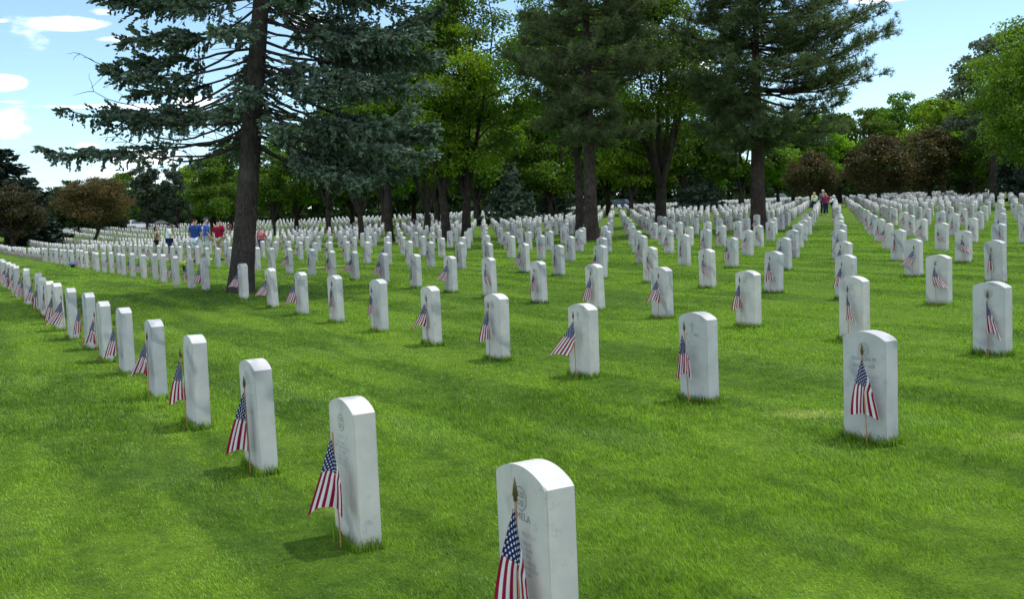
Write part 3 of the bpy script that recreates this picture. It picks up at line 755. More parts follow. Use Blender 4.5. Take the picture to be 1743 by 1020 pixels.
def pine(seed, H, RX, zb, tr, whorl=.42, per=5, tuft=.26, needles=12, shape=None, sub=11, width=.016, tn=7):
    """long-needled pine: bare limbs that turn up at the ends and carry brushy tufts"""
    r = np.random.default_rng(seed); T = Geo(); Lf = Geo()
    bp = curve((0, 0, -.2), (0.1, 0, H * .97), 0, 16, r, .015); rr = tr * (1 - .93 * np.linspace(0, 1, 16) ** 1.1); rr[0] *= 1.35
    tubes(T, [(bp, rr)], 12)
    tc, td = [], []; limbs = []
    z = zb
    while z < H - .3:
        q = (z - zb) / (H - zb)
        for k in range(per):
            an = r.uniform(0, 2 * PI)
            Rr = shape(q, an) if shape else RX * (math.sin((q * .8 + .2) * PI) ** .6)
            Rr *= r.uniform(.6, 1.08)
            if Rr < .3: continue
            s = np.array([.1 * q, 0, z + r.uniform(-.2, .2)]); dirv = np.array([math.cos(an), math.sin(an), 0])
            e = s + dirv * Rr + np.array([0, 0, Rr * r.uniform(-.05, .32) - (.30 * Rr if q < .14 else 0)])
            P = curve(s, e, -.10 * Rr, 10, r, .035); limbs.append((P, np.linspace(.20 * tr * (1 - .6 * q), .010, 10)))
            side = np.array([-dirv[1], dirv[0], 0])
            for m_ in range(sub):
                t = r.uniform(.30, 1.0) ** .8; p = P[int(t * 9)]; sg = r.choice((-1, 1)); ln = Rr * .34 * (1.15 - t) + .25
                e2 = p + (dirv * r.uniform(.35, .9) + side * sg * r.uniform(.2, 1.1) + np.array([0, 0, r.uniform(.0, .75)])) * ln
                P2 = curve(p, e2, -.06 * ln, 5, r, .015); limbs.append((P2, np.linspace(.022, .007, 5)))
                for v in range(tn):
                    c = P2[r.integers(1, 5)] + rand_dirs(r, 1)[0] * r.uniform(.04, .24)
                    tc.append(c); td.append(unit(P2[-1] - P2[0] + np.array([0, 0, .45 * ln]) + r.normal(0, .25, 3) * ln))
        z += whorl * r.uniform(.7, 1.25)
    tubes(T, limbs, 5)
    tc = np.array(tc); td = np.array(td); n = len(tc)
    C = np.repeat(tc, needles, 0); D = unit(np.repeat(td, needles, 0) * .75 + rand_dirs(r, n * needles) * .85)
    Wd = unit(np.cross(D, rand_dirs(r, n * needles)))
    tris_at(Lf, C, D, Wd, tuft * r.uniform(.6, 1.15, n * needles), width * r.uniform(.7, 1.3, n * needles), r)
    return T, Lf

def spruce(seed, boughs, H, tr, base_lean, shoot=.085, dens=1.0, hang=.5, dead=0, inner=.66):
    """boughs: list of (z at trunk, bearing, length, tip height, fullness)"""
    r = np.random.default_rng(seed); T = Geo(); Lf = Geo()
    n = 24; t = np.linspace(0, 1, n); P = np.stack([base_lean * t * H, 0 * t, -.25 + t * (H + .25)], -1)
    rr = tr * (1 - .96 * t); rr[0] *= 1.28; rr[1] *= 1.06
    tubes(T, [(P, rr)], 16)
    limbs = []; sc_, sd_, sl = [], [], []
    for (z, an, L, dz, full) in boughs:
        s = np.array([base_lean * z, 0, z]); dirv = np.array([math.cos(an), math.sin(an), 0]); side = np.array([-dirv[1], dirv[0], 0])
        e = s + dirv * L + np.array([0, 0, dz]); P = curve(s, e, -.05 * L + .12 * r.normal(), 16, r, .045)
        tt = np.linspace(0, 1, 16); P[:, 2] += .10 * L * np.clip(tt - .6, 0, 1) ** 1.5   # tips lift
        limbs.append((P, np.linspace(.043 * (L / 4.5) ** .7, .008, 16)))
        nb = int(L * 29 * dens * full) + 4
        for k in range(nb):
            q = 1 - r.random() ** 1.1 * inner; p = P[0] + 0; f_ = q * 15; i = min(14, int(f_)); p = P[i] + (P[i + 1] - P[i]) * (f_ - i)
            tang = unit(P[min(15, i + 1)] - P[i]); sg = r.choice((-1, 1)); ln = (.95 * (1 - q) ** .55 * min(1, L / 4) + .22) * r.uniform(.55, 1.15)
            dn = r.random()
            if dn < .62: dv = tang * r.uniform(.5, 1.0) + side * sg * r.uniform(.25, 1.1) + np.array([0, 0, r.uniform(-.35, .38)])
            else: dv = tang * .25 + side * sg * r.uniform(0, .45) + np.array([0, 0, -r.uniform(.6, 1.3)]); ln *= hang
            dv = unit(dv); e2 = p + dv * ln; P2 = curve(p, e2, .04 * ln, 5, r, .01); P2[:, 2] += np.linspace(0, 1, 5) ** 2 * ln * (-.10)
            limbs.append((P2, np.linspace(.008, .003, 5)))
            ns = int(ln / .052 * (.75 + .5 * full))
            if dn > .9: ns = ns // 3
            # side shoots
            qq = r.uniform(.12, 1.0, ns); ii = np.minimum(3, (qq * 4).astype(int)); fr = (qq * 4 - ii)[:, None]
            pc = P2[ii] + (P2[ii + 1] - P2[ii]) * fr
            sd2 = unit(np.cross(dv, (0, 0, 1.)) + 1e-6); sg2 = r.choice((-1, 1), ns)[:, None]
            d2 = unit(dv * r.uniform(.45, 1, (ns, 1)) + sd2 * sg2 * r.uniform(.2, 1.0, (ns, 1)) + np.array([0, 0, 1.]) * r.uniform(-.35, .5, (ns, 1)) + r.normal(0, .12, (ns, 3)))
            sc_.append(pc); sd_.append(d2); sl.append(shoot * r.uniform(.7, 1.5, ns) * (1.25 - .4 * qq))
    for k in range(dead):   # bare dead twigs under the live boughs
        z, an, L, dz = dead_list[k]; s = np.array([base_lean * z, 0, z]); dirv = np.array([math.cos(an), math.sin(an), 0])
        P = curve(s, s + dirv * L + np.array([0, 0, dz]), -.18 * L, 14, r, .03); limbs.append((P, np.linspace(.035, .006, 14)))
        for q in range(16):
            p = P[r.integers(4, 14)]; limbs.append((curve(p, p + unit(dirv * .8 + r.normal(0, .6, 3)) * r.uniform(.2, .7), .02, 5, r, .02), np.linspace(.008, .003, 5)))
    for k in range(70):     # stubs and fine dead twigs on the stem
        z = r.uniform(2.6, 7.5); an = r.uniform(0, 2 * PI); s = np.array([base_lean * z, 0, z]); L = r.uniform(.5, 2.2)
        e = s + np.array([math.cos(an) * L, math.sin(an) * L, r.uniform(-.2, .5) * L]); P = curve(s, e, -.05 * L, 8, r, .03); limbs.append((P, np.linspace(.014, .004, 8)))
    tubes(T, limbs, 5)
    C = np.concatenate(sc_); D = np.concatenate(sd_); L_ = np.concatenate(sl); n = len(C)
    # each shoot is a little brush: crossed blades of needles round its axis
    for k in range(3):
        a = unit(np.cross(D, rand_dirs(r, n))); quads_at(Lf, C + D * (L_ * .35)[:, None], unit(D + r.normal(0, .18, (n, 3))), a, L_ * 1.15, L_ * .58, r)
    return T, Lf

TREE_GROUPS = {}
def plant(kind, T, Lf, barkm, leafm, loc, rz=0, label='', group=None, cat='tree', crown='crown', sc=1.0):
    root = bpy.data.objects.new(kind, None); COL.objects.link(root); root.location = loc; root.rotation_euler = (0, 0, rz)
    root.scale = sc if hasattr(sc, '__len__') else (sc,) * 3
    tag(root, label, cat, group)
    tm = T.mesh('trunk', barkm) if isinstance(T, Geo) else T; lm = Lf.mesh('crown', leafm, smooth=False, attr='var') if isinstance(Lf, Geo) else Lf
    obj('trunk', tm, root); obj(crown, lm, root)
    return root, tm, lm
def at(u, Y): x = gx(u, Y); return (x, Y, tzf(x, Y))

# the great blue spruce on the left
r = np.random.default_rng(11)
D2R = PI / 180
b = []
# bearing: 180 = left in the photo, 0 = right, -90 = towards the camera
for z, an, L, dz, f in [
    (3.2, 186, 3.4, .2, .4), (3.45, 178, 5.2, -.15, .85), (3.8, 192, 4.0, -.15, .85), (4.0, 168, 3.5, -.2, .8), (4.4, 183, 3.4, -.30, .7), (4.6, 172, 3.8, -.55, .9),
    (5.1, 188, 3.6, -.3, 1.1), (5.3, 176, 3.7, -.2, 1.2), (5.55, 196, 3.3, -.2, 1.0), (5.0, 165, 3.3, -.5, 1.0),
    (6.4, 184, 3.6, -.1, 1.2), (6.7, 175, 3.7, -.05, 1.2), (6.9, 194, 3.5, .0, 1.1), (7.1, 166, 3.5, .1, 1.1), (6.2, 205, 3.1, -.3, .9),
    (4.6, -100, 2.2, -.9, .9), (4.9, -78, 2.4, -.9, 1.0), (5.0, -50, 3.0, -1.0, 1.1), (4.6, -62, 2.6, -1.3, .9), (5.8, -92, 2.6, -.7, 1.0), (6.3, -60, 3.2, -.8, 1.1), (6.6, -110, 2.6, -.6, 1.0),
    (4.0, -12, 4.4, -.95, 1.2), (4.3, 6, 4.7, -1.0, 1.2), (4.5, -28, 4.2, -1.1, 1.2), (3.9, 18, 4.0, -.9, 1.0), (3.6, -4, 3.6, -.9, .9), (3.5, 22, 3.0, -.7, .7),
    (5.0, -16, 4.5, -.9, 1.3), (5.3, 4, 4.6, -.8, 1.3), (5.2, -36, 3.8, -.9, 1.2), (5.5, 20, 4.2, -.7, 1.1), (5.9, -8, 4.5, -.6, 1.3), (6.2, 12, 4.4, -.5, 1.3), (6.0, -28, 4.1, -.7, 1.2),
    (3.3, -8, 3.2, -1.2, .9), (3.2, 12, 2.7, -1.1, .9), (3.5, -25, 3.4, -1.35, .9), (3.7, 2, 3.9, -1.3, .9), (6.8, -14, 4.4, -.4, 1.3), (6.7, 2, 4.3, -.3, 1.3), (7.2, -30, 4.0, -.3, 1.2), (7.2, 8, 4.3, -.2, 1.2), (7.6, -5, 4.2, -.1, 1.2), (4.7, 14, 4.4, -1.3, 1.2), (5.7, 30, 3.6, -.8, 1.0)]:
    b.append((z, an * D2R, L * (.90 if 150 < an < 210 else .88 if an > -45 and an < 40 else 1.0), dz, f))
for k in range(20):
    z = r.uniform(3.8, 7.6); b.append((z, r.uniform(35, 120) * D2R, 4.2 * r.uniform(.7, 1), r.uniform(-.9, -.2), .55))
for k in range(110):
    z = r.uniform(7.3, 16.5); q = (z - 7.3) / 10; b.append((z, r.uniform(0, 2 * PI), 4.2 * (1 - q) * r.uniform(.75, 1.05) + .25, .1 - .3 * (1 - q), .75))
dead_list = [(4.9, 181 * D2R, 3.7, -.35), (4.1, 187 * D2R, 2.9, -.2), (3.7, 171 * D2R, 2.7, .2), (5.6, 178 * D2R, 4.0, -.2), (3.4, 200 * D2R, 2.6, .1), (4.5, 160 * D2R, 3., 0.)]
T, Lf = spruce(5, b, 17.2, .268, .134, dead=6)
plant('blue_spruce', T, Lf, BARK_SPRUCE, SPRUCE_L, at(*TREE_TABLE['spruce']), 0, 'large blue spruce with bare grey trunk and long drooping boughs, nearest tree')

T, Lf = pine(21, 15.5, 4.1, 4.9, .33, per=5, needles=11, sub=18, width=.026, shape=lambda q, an: (3.9 + .5 * math.cos(an)) * (min(1, .62 + q * 1.4) if q < .25 else max(.12, (1 - ((q - .25) / .78) ** 2.2) ** .5)))
plant('pine_tree', T, Lf, BARK_PINE, PINE_L, at(*TREE_TABLE['pine_a']), .4, 'tall long-needled pine with a straight grey trunk in the middle of the field')
T, Lf = pine(22, 14.6, 5.2, 4.7, .40, per=7, needles=11, sub=21, width=.026, shape=lambda q, an: (5.3 + 1.1 * math.cos(an)) * (min(1, .72 + q * 1.1) if q < .3 else max(.12, (1 - ((q - .3) / .73) ** 3.2) ** .5)))
plant('pine_tree', T, Lf, BARK_PINE, PINE_L, at(*TREE_TABLE['pine_b']), 0, 'broad pine with a thick trunk and rounded dark crown against open sky')

def bl(name, key, args, barkm, leafm, label, rz=0, **kw):
    T, Lf = broadleaf(*args, **kw); u, Y = TREE_TABLE[key] if isinstance(key, str) else key
    return plant(name, T, Lf, barkm, leafm, at(u, Y), rz, label)
bl('maple_tree', 'maple_a', (31, 13.0, 3.9, 3.2, 42000, .15, .27), BARK_DARK, MAPLE_L, 'bright green maple with a forked trunk right of the blue spruce', forks=5, split=2.4, lobes=60, lobe_r=.25)
bl('maple_tree', 'maple_b', (32, 16.0, 4.6, 4.0, 42000, .17, .28), BARK_DARK, GREEN_L, 'tall dark-limbed maple rising behind the bright green maple', forks=4, split=2.2, lobes=70, lobe_r=.24)
bl('dark_elm', 'dark_a', (33, 15.5, 5.6, 3.8, 52000, .18, .36), BARK_DARK, GREEN_L, 'spreading dark elm with a V of heavy limbs between the two pines', forks=5, split=2.3, lobes=64)
bl('dark_elm', 'dark_b', (34, 14.5, 4.6, 4.4, 34000, .18, .24), BARK_DARK, GREEN_L, 'dark straight-trunked elm directly behind the middle pine', forks=4, split=4.0, lobes=60)
bl('shade_tree', 'mid_a', (35, 12.5, 4.0, 3.2, 30000, .18, .24), BARK_DARK, GREEN_L, 'shade tree with a pale straight trunk between spruce and bright maple', split=3.4, lobes=56)
bl('shade_tree', 'mid_b', (36, 11, 4.4, 3.0, 24000, .20, .22), BARK_DARK, DARK_L, 'dark tree with a short bent trunk behind the spruce boughs', lobes=50, split=1.6)
bl('shade_tree', 'mid_c', (37, 13, 4.6, 3.6, 26000, .22, .30), BARK_DARK, GREEN_L, 'forked shade tree behind the bright green maple, low trunk', lobes=54, split=1.5)
bl('crabapple_tree', 'crab', (38, 6.6, 4.1, 2.5, 26000, .17, .17), BARK_DARK, RUST_L, 'rust-brown crabapple with a leaning forked trunk among the far left headstones', lean=(.8, 0), forks=4, split=1.4, lobes=46, squash=.9, lobe_r=.30)
bl('crabapple_tree', 'left_dark', (39, 6.0, 3.2, 1.2, 26000, .17, .24), BARK_DARK, LEFT_L, 'dark brownish crabapple with several stems at the left edge', forks=6, split=.9, lobes=44, lobe_r=.32)

# background trees: a few grown once, then copied with their own size and turn
def proto_parts(T, Lf, barkm, leafm): return T.mesh('trunk', barkm), Lf.mesh('crown', leafm, smooth=False, attr='var')
PR = {}
def mk(name, args, leafm, **kw):
    T, Lf = broadleaf(*args, **kw); PR[name] = (T.mesh('trunk', BARK_DARK), Lf.mesh('crown', leafm, smooth=False, attr='var'))
mk('bright', (51, 10, 3.9, 2.0, 15000, .26, .22), MAPLE_L, lobes=46)
mk('bright2', (52, 10, 4.4, 2.6, 15000, .26, .24), MAPLE_L, lobes=50, forks=5)
mk('mid', (53, 10, 4.2, 1.8, 15000, .27, .25), GREEN_L, lobes=48)
mk('mid2', (54, 10, 3.6, 2.4, 14000, .26, .22), GREEN_L, lobes=44)
mk('dark', (55, 10, 4.4, .35, 17000, .30, .25), DARK_L, lobes=60, dens_low=1, split=1.0, top_pow=.3)
mk('rust', (57, 6, 3.1, 1.2, 15000, .19, .18), RUSTG_L, lobes=40, lobe_r=.3, split=.9)
mk('silver', (58, 10, 3.6, 3.5, 9000, .22, .2), SILVER_L, lobes=60, lobe_r=.17)
def small_spruce(seed, H, R0, leafm, name):
    r = np.random.default_rng(seed); b = []
    for k in range(105):
        z = .5 + (H - .7) * r.random() ** 1.2; q = z / H; b.append((z, r.uniform(0, 2 * PI), R0 * (1 - q) ** .75 * r.uniform(.8, 1.05) + .15, -.12 * R0 * (1 - q), .42))
    global dead_list; dead_list = []
    T, Lf = spruce(seed, b, H, .17, 0, shoot=.24, dens=.8, hang=.7, inner=.85); PR[name] = (T.mesh('trunk', BARK_DARK), Lf.mesh('crown', leafm, smooth=False, attr='var'))
small_spruce(61, 8, 2.7, SPRUCE_D, 'spruce'); small_spruce(62, 6, 2.8, SPRUCE_L, 'bluespruce')
mk('conifer', (66, 10, 2.9, .9, 17000, .24, .22), leaf_mat('needles_round', (.012, .024, .014), (.060, .085, .050), .1), lobes=60, dens_low=1, top_pow=.5, lobe_r=.24)
BASEH = {'spruce': 8, 'bluespruce': 6, 'roundpine': 9.5, 'rust': 6}
r = random.Random(5)
def back(proto, u, Y, H, name, label, group=None, wide=1.0):
    x = gx(u, Y); k = H / BASEH.get(proto, 10); tm, lm = PR[proto]
    plant(name, tm, lm, None, None, (x, Y, tzf(x, Y)), r.uniform(0, 6.28), label, group, sc=(k * wide, k * wide, k))
G1 = 'trees closing the far side of the field'
LB = {
 'bright': 'bright green leafy tree', 'bright2': 'bright green leafy tree', 'mid': 'mid green leafy tree', 'mid2': 'mid green leafy tree', 'dark': 'dark dense tree'}
# far left
back('spruce', 14, 112, 10.4, 'spruce_tree', 'dark spruce at the left edge behind the brownish crabapple', wide=1.7)
back('spruce', 58, 122, 7.6, 'spruce_tree', 'lower dark spruce just right of the edge spruce on the left', wide=1.4)
back('conifer', 252, 150, 10.2, 'round_pine', 'dense round-topped dark pine above the parked cars on the left')
back('conifer', 302, 150, 9.6, 'round_pine', 'grey-green conical pine right of the round-topped dark pine', wide=.85)
back('mid', 362, 120, 8.8, 'leafy_tree', 'mid green tree low behind the people, left of the spruce trunk')
back('mid2', 467, 112, 8.6, 'leafy_tree', 'mid green tree low just right of the big spruce trunk')
for q, (u, Y, H, p) in enumerate([(95, 160, 7.2, 'dark'), (135, 160, 8.0, 'dark'), (182, 162, 8.2, 'dark'), (215, 160, 8.8, 'mid'), (325, 172, 10, 'bright')]):
    back(p, u, Y, H, 'leafy_tree', '%s of the low trees along the far left edge, counted from the left' % ORD[q + 1], 'low trees at the far left')
# middle
back('bluespruce', 866, 104, 6.2, 'blue_spruce', 'small blue spruce with hanging boughs left of the middle pine trunk', wide=1.15)
back('bluespruce', 945, 112, 5.2, 'blue_spruce', 'small dim blue spruce just left of the middle pine trunk', wide=1.2)
back('bluespruce', 1188, 112, 5.2, 'blue_spruce', 'small blue spruce under the trees left of the thick pine trunk', wide=1.3)
mids = [(395, 128, 11, 'mid'), (505, 118, 12, 'bright'), (560, 112, 13, 'mid2'), (600, 125, 13, 'mid'), (655, 112, 13.5, 'bright2'), (705, 122, 13.5, 'mid'), (745, 112, 15, 'mid2'), (812, 104, 14.5, 'mid'), (858, 116, 11.5, 'bright'),
        (905, 118, 13.5, 'bright2'), (938, 108, 12.0, 'mid'), (985, 122, 11, 'bright'), (1035, 118, 11, 'bright2'), (1075, 110, 11.5, 'bright'), (1118, 120, 9.5, 'mid'), (1165, 112, 14, 'mid2'), (1215, 118, 10, 'bright'),
        (1262, 110, 12.5, 'mid'), (1325, 112, 9.2, 'bright'), (1350, 120, 10.5, 'mid2'), (1395, 116, 10, 'bright'), (1430, 124, 10.5, 'mid'), (1478, 120, 10.6, 'mid2'),
        (1532, 132, 13.2, 'mid2'), (1640, 120, 12.4, 'mid2'), (1668, 112, 9.5, 'bright'), (1575, 140, 12.5, 'mid'), (1606, 118, 11.4, 'bright2'), (1500, 145, 12.3, 'mid'), (1655, 100, 9.6, 'mid')]
mids.sort()
for q, (u, Y, H, p) in enumerate(mids):
    back(p, u, Y, H, 'leafy_tree', '%s of the leafy background trees, counted from the left, %s' % (ordinal(q + 1), {'b': 'bright green', 'm': 'mid green'}[p[0]]), G1)
dk = [(u + r.uniform(-8, 8), 204 + r.uniform(0, 22), r.uniform(7.5, 11.5)) for u in range(345, 1800, 22)] + [(u, 204 + r.uniform(0, 12), r.uniform(7, 9)) for u in range(-190, 345, 24)] + [(1800, 150, 10), (1870, 150, 10)]
def woodland(cells):
    T, Lf = broadleaf(77, 10, 4.6, .0, 5600, .62, .25, lobes=44, dens_low=1, split=1.0, top_pow=.3)
    G = Geo(); rr_ = np.random.default_rng(8)
    for (u, Y, H) in cells:
        x = gx(u, Y); a_ = rr_.uniform(0, 6.28); c, s_ = math.cos(a_), math.sin(a_); k = H / 10; o = np.array([x, Y, tzf(x, Y)])
        M = np.array([[c, s_, 0], [-s_, c, 0], [0, 0, 1]]) * k
        for src, mi in ((T, 0), (Lf, 1)):
            base = G.n; V = np.concatenate(src.v) @ M + o; G.v.append(V); G.a.append(np.concatenate(src.a)); G.n += len(V)
            for f in src.f: G.f.append(f + base); G.mi.append(np.full(len(f), mi))
    tag(obj('woodland', G.mesh('woodland', [BARK_DARK, DARK_L], smooth=False, attr='var')), 'dark far-off wood closing the view behind the field', 'woodland', None, 'stuff')
woodland(dk)
# right
bl('big_shade_tree', (1806, 68), (56, 12.6, 6.4, 2.6, 62000, .19, .36), BARK_DARK, YELLOW_L, 'large yellow-green shade tree reaching in from the right edge', lobes=85, forks=6, lobe_r=.22)
back('silver', 1690, 92, 14.6, 'poplar_tree', 'sparse silvery poplar rising behind the yellow-green tree on the right')
back('silver', 1735, 96, 14.0, 'poplar_tree', 'second silvery tree half hidden by the yellow-green tree at right edge')
back('spruce', 1738, 88, 7.2, 'spruce_tree', 'dark spruce under the yellow-green tree at the right edge')
back('mid', 1700, 95, 8.0, 'leafy_tree', 'mid green tree under the right edge shade tree')
back('rust', 1382, 104, 5.4, 'crabapple_tree', 'dark rusty crabapple left of the three walkers', wide=1.0)
back('rust', 1497, 96, 6.2, 'crabapple_tree', 'rust-brown crabapple right of the walkers in the aisle', wide=1.05)
back('rust', 1583, 100, 6.9, 'crabapple_tree', 'tallest of the rust-brown crabapples on the right', wide=1.1)
back('dark', 1650, 108, 6.4, 'dark_tree', 'low dark tree right of the tallest rusty crabapple', wide=1.2)
# ---------------------------------------------------------------- road behind the field, a thin pale edging strip in the lawn
ASPH = flat_mat('asphalt', (.10, .10, .105), .9, .2, .2, 6)
def strip(name, pts, width, mat, lift):
    G = Geo(); pts = np.array(pts, float); T = unit(np.gradient(pts, axis=0)); N = np.stack([-T[:, 1], T[:, 0]], -1)
    rows = []
    for k in np.linspace(-.5, .5, 5): q = pts + N * k * width; rows.append(np.stack([q[:, 0], q[:, 1], tz(q[:, 0], q[:, 1]) + lift], -1))
    V = np.stack(rows, 1).reshape(-1, 3); n = len(pts); i = np.arange(n - 1)[:, None] * 5; j = np.arange(4)[None]
    G.add(V, np.stack([i + j, i + 5 + j, i + 5 + j + 1, i + j + 1], -1).reshape(-1, 4))
    return tag(obj(name, G.mesh(name, mat)), None, None, kind='structure')
strip('road', [(x, 196 + 2.0 * math.sin(x * .02)) for x in np.arange(-170, 171, 3.0)], 6.5, ASPH, .03)
DRY = flat_mat('dry_turf', (.36, .34, .17), .95, .1, .25, 3)
x0, x1 = gx(508, 31.5), gx(588, 32.5)
strip('dry_path', [(x0 + (x1 - x0) * t, 31.5 + t) for t in np.linspace(0, 1, 12)], .30, DRY, .05)

# ---------------------------------------------------------------- cars
CAR_WHITE = flat_mat('car_white', (.74, .75, .76), .25, .5, .03, 2, bstr=0); CAR_NAVY = flat_mat('car_navy', (.018, .024, .04), .22, .6, .05, 2, bstr=0)
CAR_SILVER = flat_mat('car_silver', (.40, .42, .44), .3, .5, .03, 2, .4, bstr=0)
GLASS = flat_mat('car_glass', (.03, .04, .05), .08, .8, .05, 2, bstr=0); TYRE = flat_mat('tyre_rubber', (.02, .02, .02), .9, .2, .1, 20); RIM = flat_mat('rim_alloy', (.35, .35, .36), .3, .5, .1, 10, .8)
LAMPM = flat_mat('lamp_glass', (.7, .7, .68), .15, .8, .03, 5, bstr=0); REDL = flat_mat('tail_glass', (.35, .01, .01), .2, .8, .05, 5, bstr=0)
def prism(pts, y0, y1, inset=None, bev=.0):
    """side outline (x,z) spread across the width; inset shifts the upper points inward"""
    bm = bmesh.new(); ins = inset or [0] * len(pts)
    a = [bm.verts.new((x, y0 + i, z)) for (x, z), i in zip(pts, ins)]; b = [bm.verts.new((x, y1 - i, z)) for (x, z), i in zip(pts, ins)]
    n = len(pts); bm.faces.new(a); bm.faces.new(b[::-1])
    for k in range(n): bm.faces.new((a[(k + 1) % n], a[k], b[k], b[(k + 1) % n]))
    if bev: bmesh.ops.bevel(bm, geom=list(bm.edges), offset=bev, segments=2, affect='EDGES', clamp_overlap=True)
    bmesh.ops.recalc_face_normals(bm, faces=bm.faces); return bm
def car(u, Y, rz, paint, style, label):
    x, y, z = at(u, Y); root = bpy.data.objects.new('parked_car', None); COL.objects.link(root); root.location = (x, y, z + .03); root.rotation_euler = (0, 0, rz)
    tag(root, label, 'car', 'cars parked beyond the field')
    if style == 'suv': L, H, hood, belt = 4.6, 1.75, .98, 1.02; top = [(-2.15, belt), (-1.95, 1.62), (-1.6, H), (.55, H - .02), (1.15, belt)]
    elif style == 'jeep': L, H, hood, belt = 4.2, 1.85, 1.08, 1.12; top = [(-2.05, belt), (-2.0, H - .06), (-1.9, H), (.35, H), (.65, belt)]
    elif style == 'pickup': L, H, hood, belt = 5.3, 1.75, 1.05, 1.08; top = [(-.75, belt), (-.65, H - .1), (-.5, H), (.65, H), (1.25, belt)]
    else: L, H, hood, belt = 4.7, 1.45, .86, .92; top = [(-1.75, belt), (-1.15, 1.36), (-.85, H), (.35, H), (1.15, belt)]
    h = L / 2
    low = [(-h, .42), (-h + .05, belt - .12), (-h + .12, belt), (1.2, belt), (h - .35, hood - .10), (h - .06, hood - .22), (h, .42), (h - .1, .28), (-h + .1, .28)]
    obj('body', bm_mesh(prism(low, -.9, .9, [0, .02, .06, .06, .08, .08, .02, 0, 0], .03), 'body', paint), root)
    obj('cabin', bm_mesh(prism(top, -.84, .84, [0, .12, .17, .17, 0], .02), 'cabin', paint), root)
    def sh(p, k, dz): cx = sum(q[0] for q in p) / len(p); cz = sum(q[1] for q in p) / len(p); return [(cx + (a - cx) * k, cz + (b_ - cz) * k + dz) for a, b_ in p]
    gp = sh(top, .86, .015)
    obj('side_windows', bm_mesh(prism(gp, -.845, .845, [.0, .11, .15, .15, .0], 0), 'side_windows', GLASS), root)
    fx0, fz0 = top[-1]; fx1, fz1 = top[-2]; bx0, bz0 = top[0]; bx1, bz1 = top[1]
    for nm, (a, b_) in {'windscreen': ((fx0 + .012, fz0 + .06), (fx1 + .03, fz1 - .05)), 'rear_window': ((bx0 - .012, bz0 + .06), (bx1 - .012, bz1 - .04))}.items():
        bm = bmesh.new(); s_ = .02 if nm == 'windscreen' else -.02
        vs = [bm.verts.new(p) for p in ((a[0], -.70, a[1]), (a[0], .70, a[1]), (b_[0], .58, b_[1]), (b_[0], -.58, b_[1]))]; f = bm.faces.new(vs)
        ex = bmesh.ops.extrude_face_region(bm, geom=[f]); bmesh.ops.translate(bm, vec=(s_, 0, 0), verts=[v for v in ex['geom'] if isinstance(v, bmesh.types.BMVert)])
        bmesh.ops.recalc_face_normals(bm, faces=bm.faces); obj(nm, bm_mesh(bm, nm, GLASS), root)
    wr = .38 if style in ('jeep', 'suv', 'pickup') else .32
    for sx in (-h + .85, h - .9):
        for sy in (-1, 1):
            bm = bmesh.new(); bmesh.ops.create_cone(bm, cap_ends=True, segments=24, radius1=wr, radius2=wr, depth=.22, matrix=Matrix.Rotation(PI / 2, 4, 'X'))
            bmesh.ops.bevel(bm, geom=list(bm.edges), offset=.02, segments=1, affect='EDGES'); wh = obj('wheel', bm_mesh(bm, 'wheel', TYRE), root, (sx, sy * .82, wr))
            bm = bmesh.new(); bmesh.ops.create_cone(bm, cap_ends=True, segments=16, radius1=wr * .6, radius2=wr * .52, depth=.05, matrix=Matrix.Rotation(PI / 2 * (-sy) * -1, 4, 'X')); obj('rim', bm_mesh(bm, 'rim', RIM), wh, (0, sy * .115, 0))
    for sy in (-1, 1):
        for nm, px_, mt in (('headlight', h - .05, LAMPM), ('tail_light', -h + .03, REDL)):
            bm = bmesh.new(); bmesh.ops.create_cube(bm, size=1, matrix=Matrix.Diagonal((.10, .26, .13, 1))); bmesh.ops.bevel(bm, geom=list(bm.edges), offset=.02, segments=1, affect='EDGES'); obj(nm, bm_mesh(bm, nm, mt), root, (px_, sy * .68, hood - .30))
car(240, 194, R(35), CAR_WHITE, 'suv', 'white car parked under the round-topped pine on the left')
car(272, 194, R(195), CAR_NAVY, 'sedan', 'dark car parked beside the white one, above the woman in black')
car(118, 194, R(20), CAR_WHITE, 'sedan', 'white car far off behind the rust-brown crabapple')
car(72, 194, R(15), CAR_SILVER, 'suv', 'silver car far off left of the rust-brown crabapple')
car(4, 190, R(25), CAR_WHITE, 'sedan', 'white car at the very left edge behind the dark crabapple trunk')
car(1063, 188, R(-35), CAR_NAVY, 'jeep', 'dark boxy off-road car at the end of the middle aisle')
car(1326, 190, R(5), CAR_SILVER, 'pickup', 'silver pickup truck in shade behind the thick pine trunk')

# ---------------------------------------------------------------- people
def cloth(name, c, rough=.85): return flat_mat(name, c, rough, .15, .12, 25, bstr=.3)
SKIN = flat_mat('skin', (.46, .27, .20), .55, .3, .08, 20); SKIN2 = flat_mat('skin_tan', (.34, .18, .12), .55, .3, .08, 20)
NAVY = cloth('cloth_navy', (.016, .05, .20)); BLUE = cloth('cloth_blue', (.04, .11, .42)); WHITE = cloth('cloth_white', (.66, .74, .82)); MAROON = cloth('cloth_maroon', (.22, .008, .03))
BLACK = cloth('cloth_black', (.014, .014, .018)); OLIVE = cloth('cloth_olive', (.035, .034, .018)); KHAKI = cloth('cloth_khaki', (.42, .36, .27)); PALE = cloth('cloth_pale', (.55, .62, .70)); JEANS = cloth('cloth_jeans', (.015, .028, .085))
PINK = cloth('cloth_pink', (.45, .10, .13)); CREAM = cloth('cloth_cream', (.66, .68, .46)); GREYB = cloth('cloth_greyblue', (.10, .15, .24)); PLUM = cloth('cloth_plum', (.24, .03, .07)); ORANGE = cloth('cloth_orange', (.6, .3, .15))
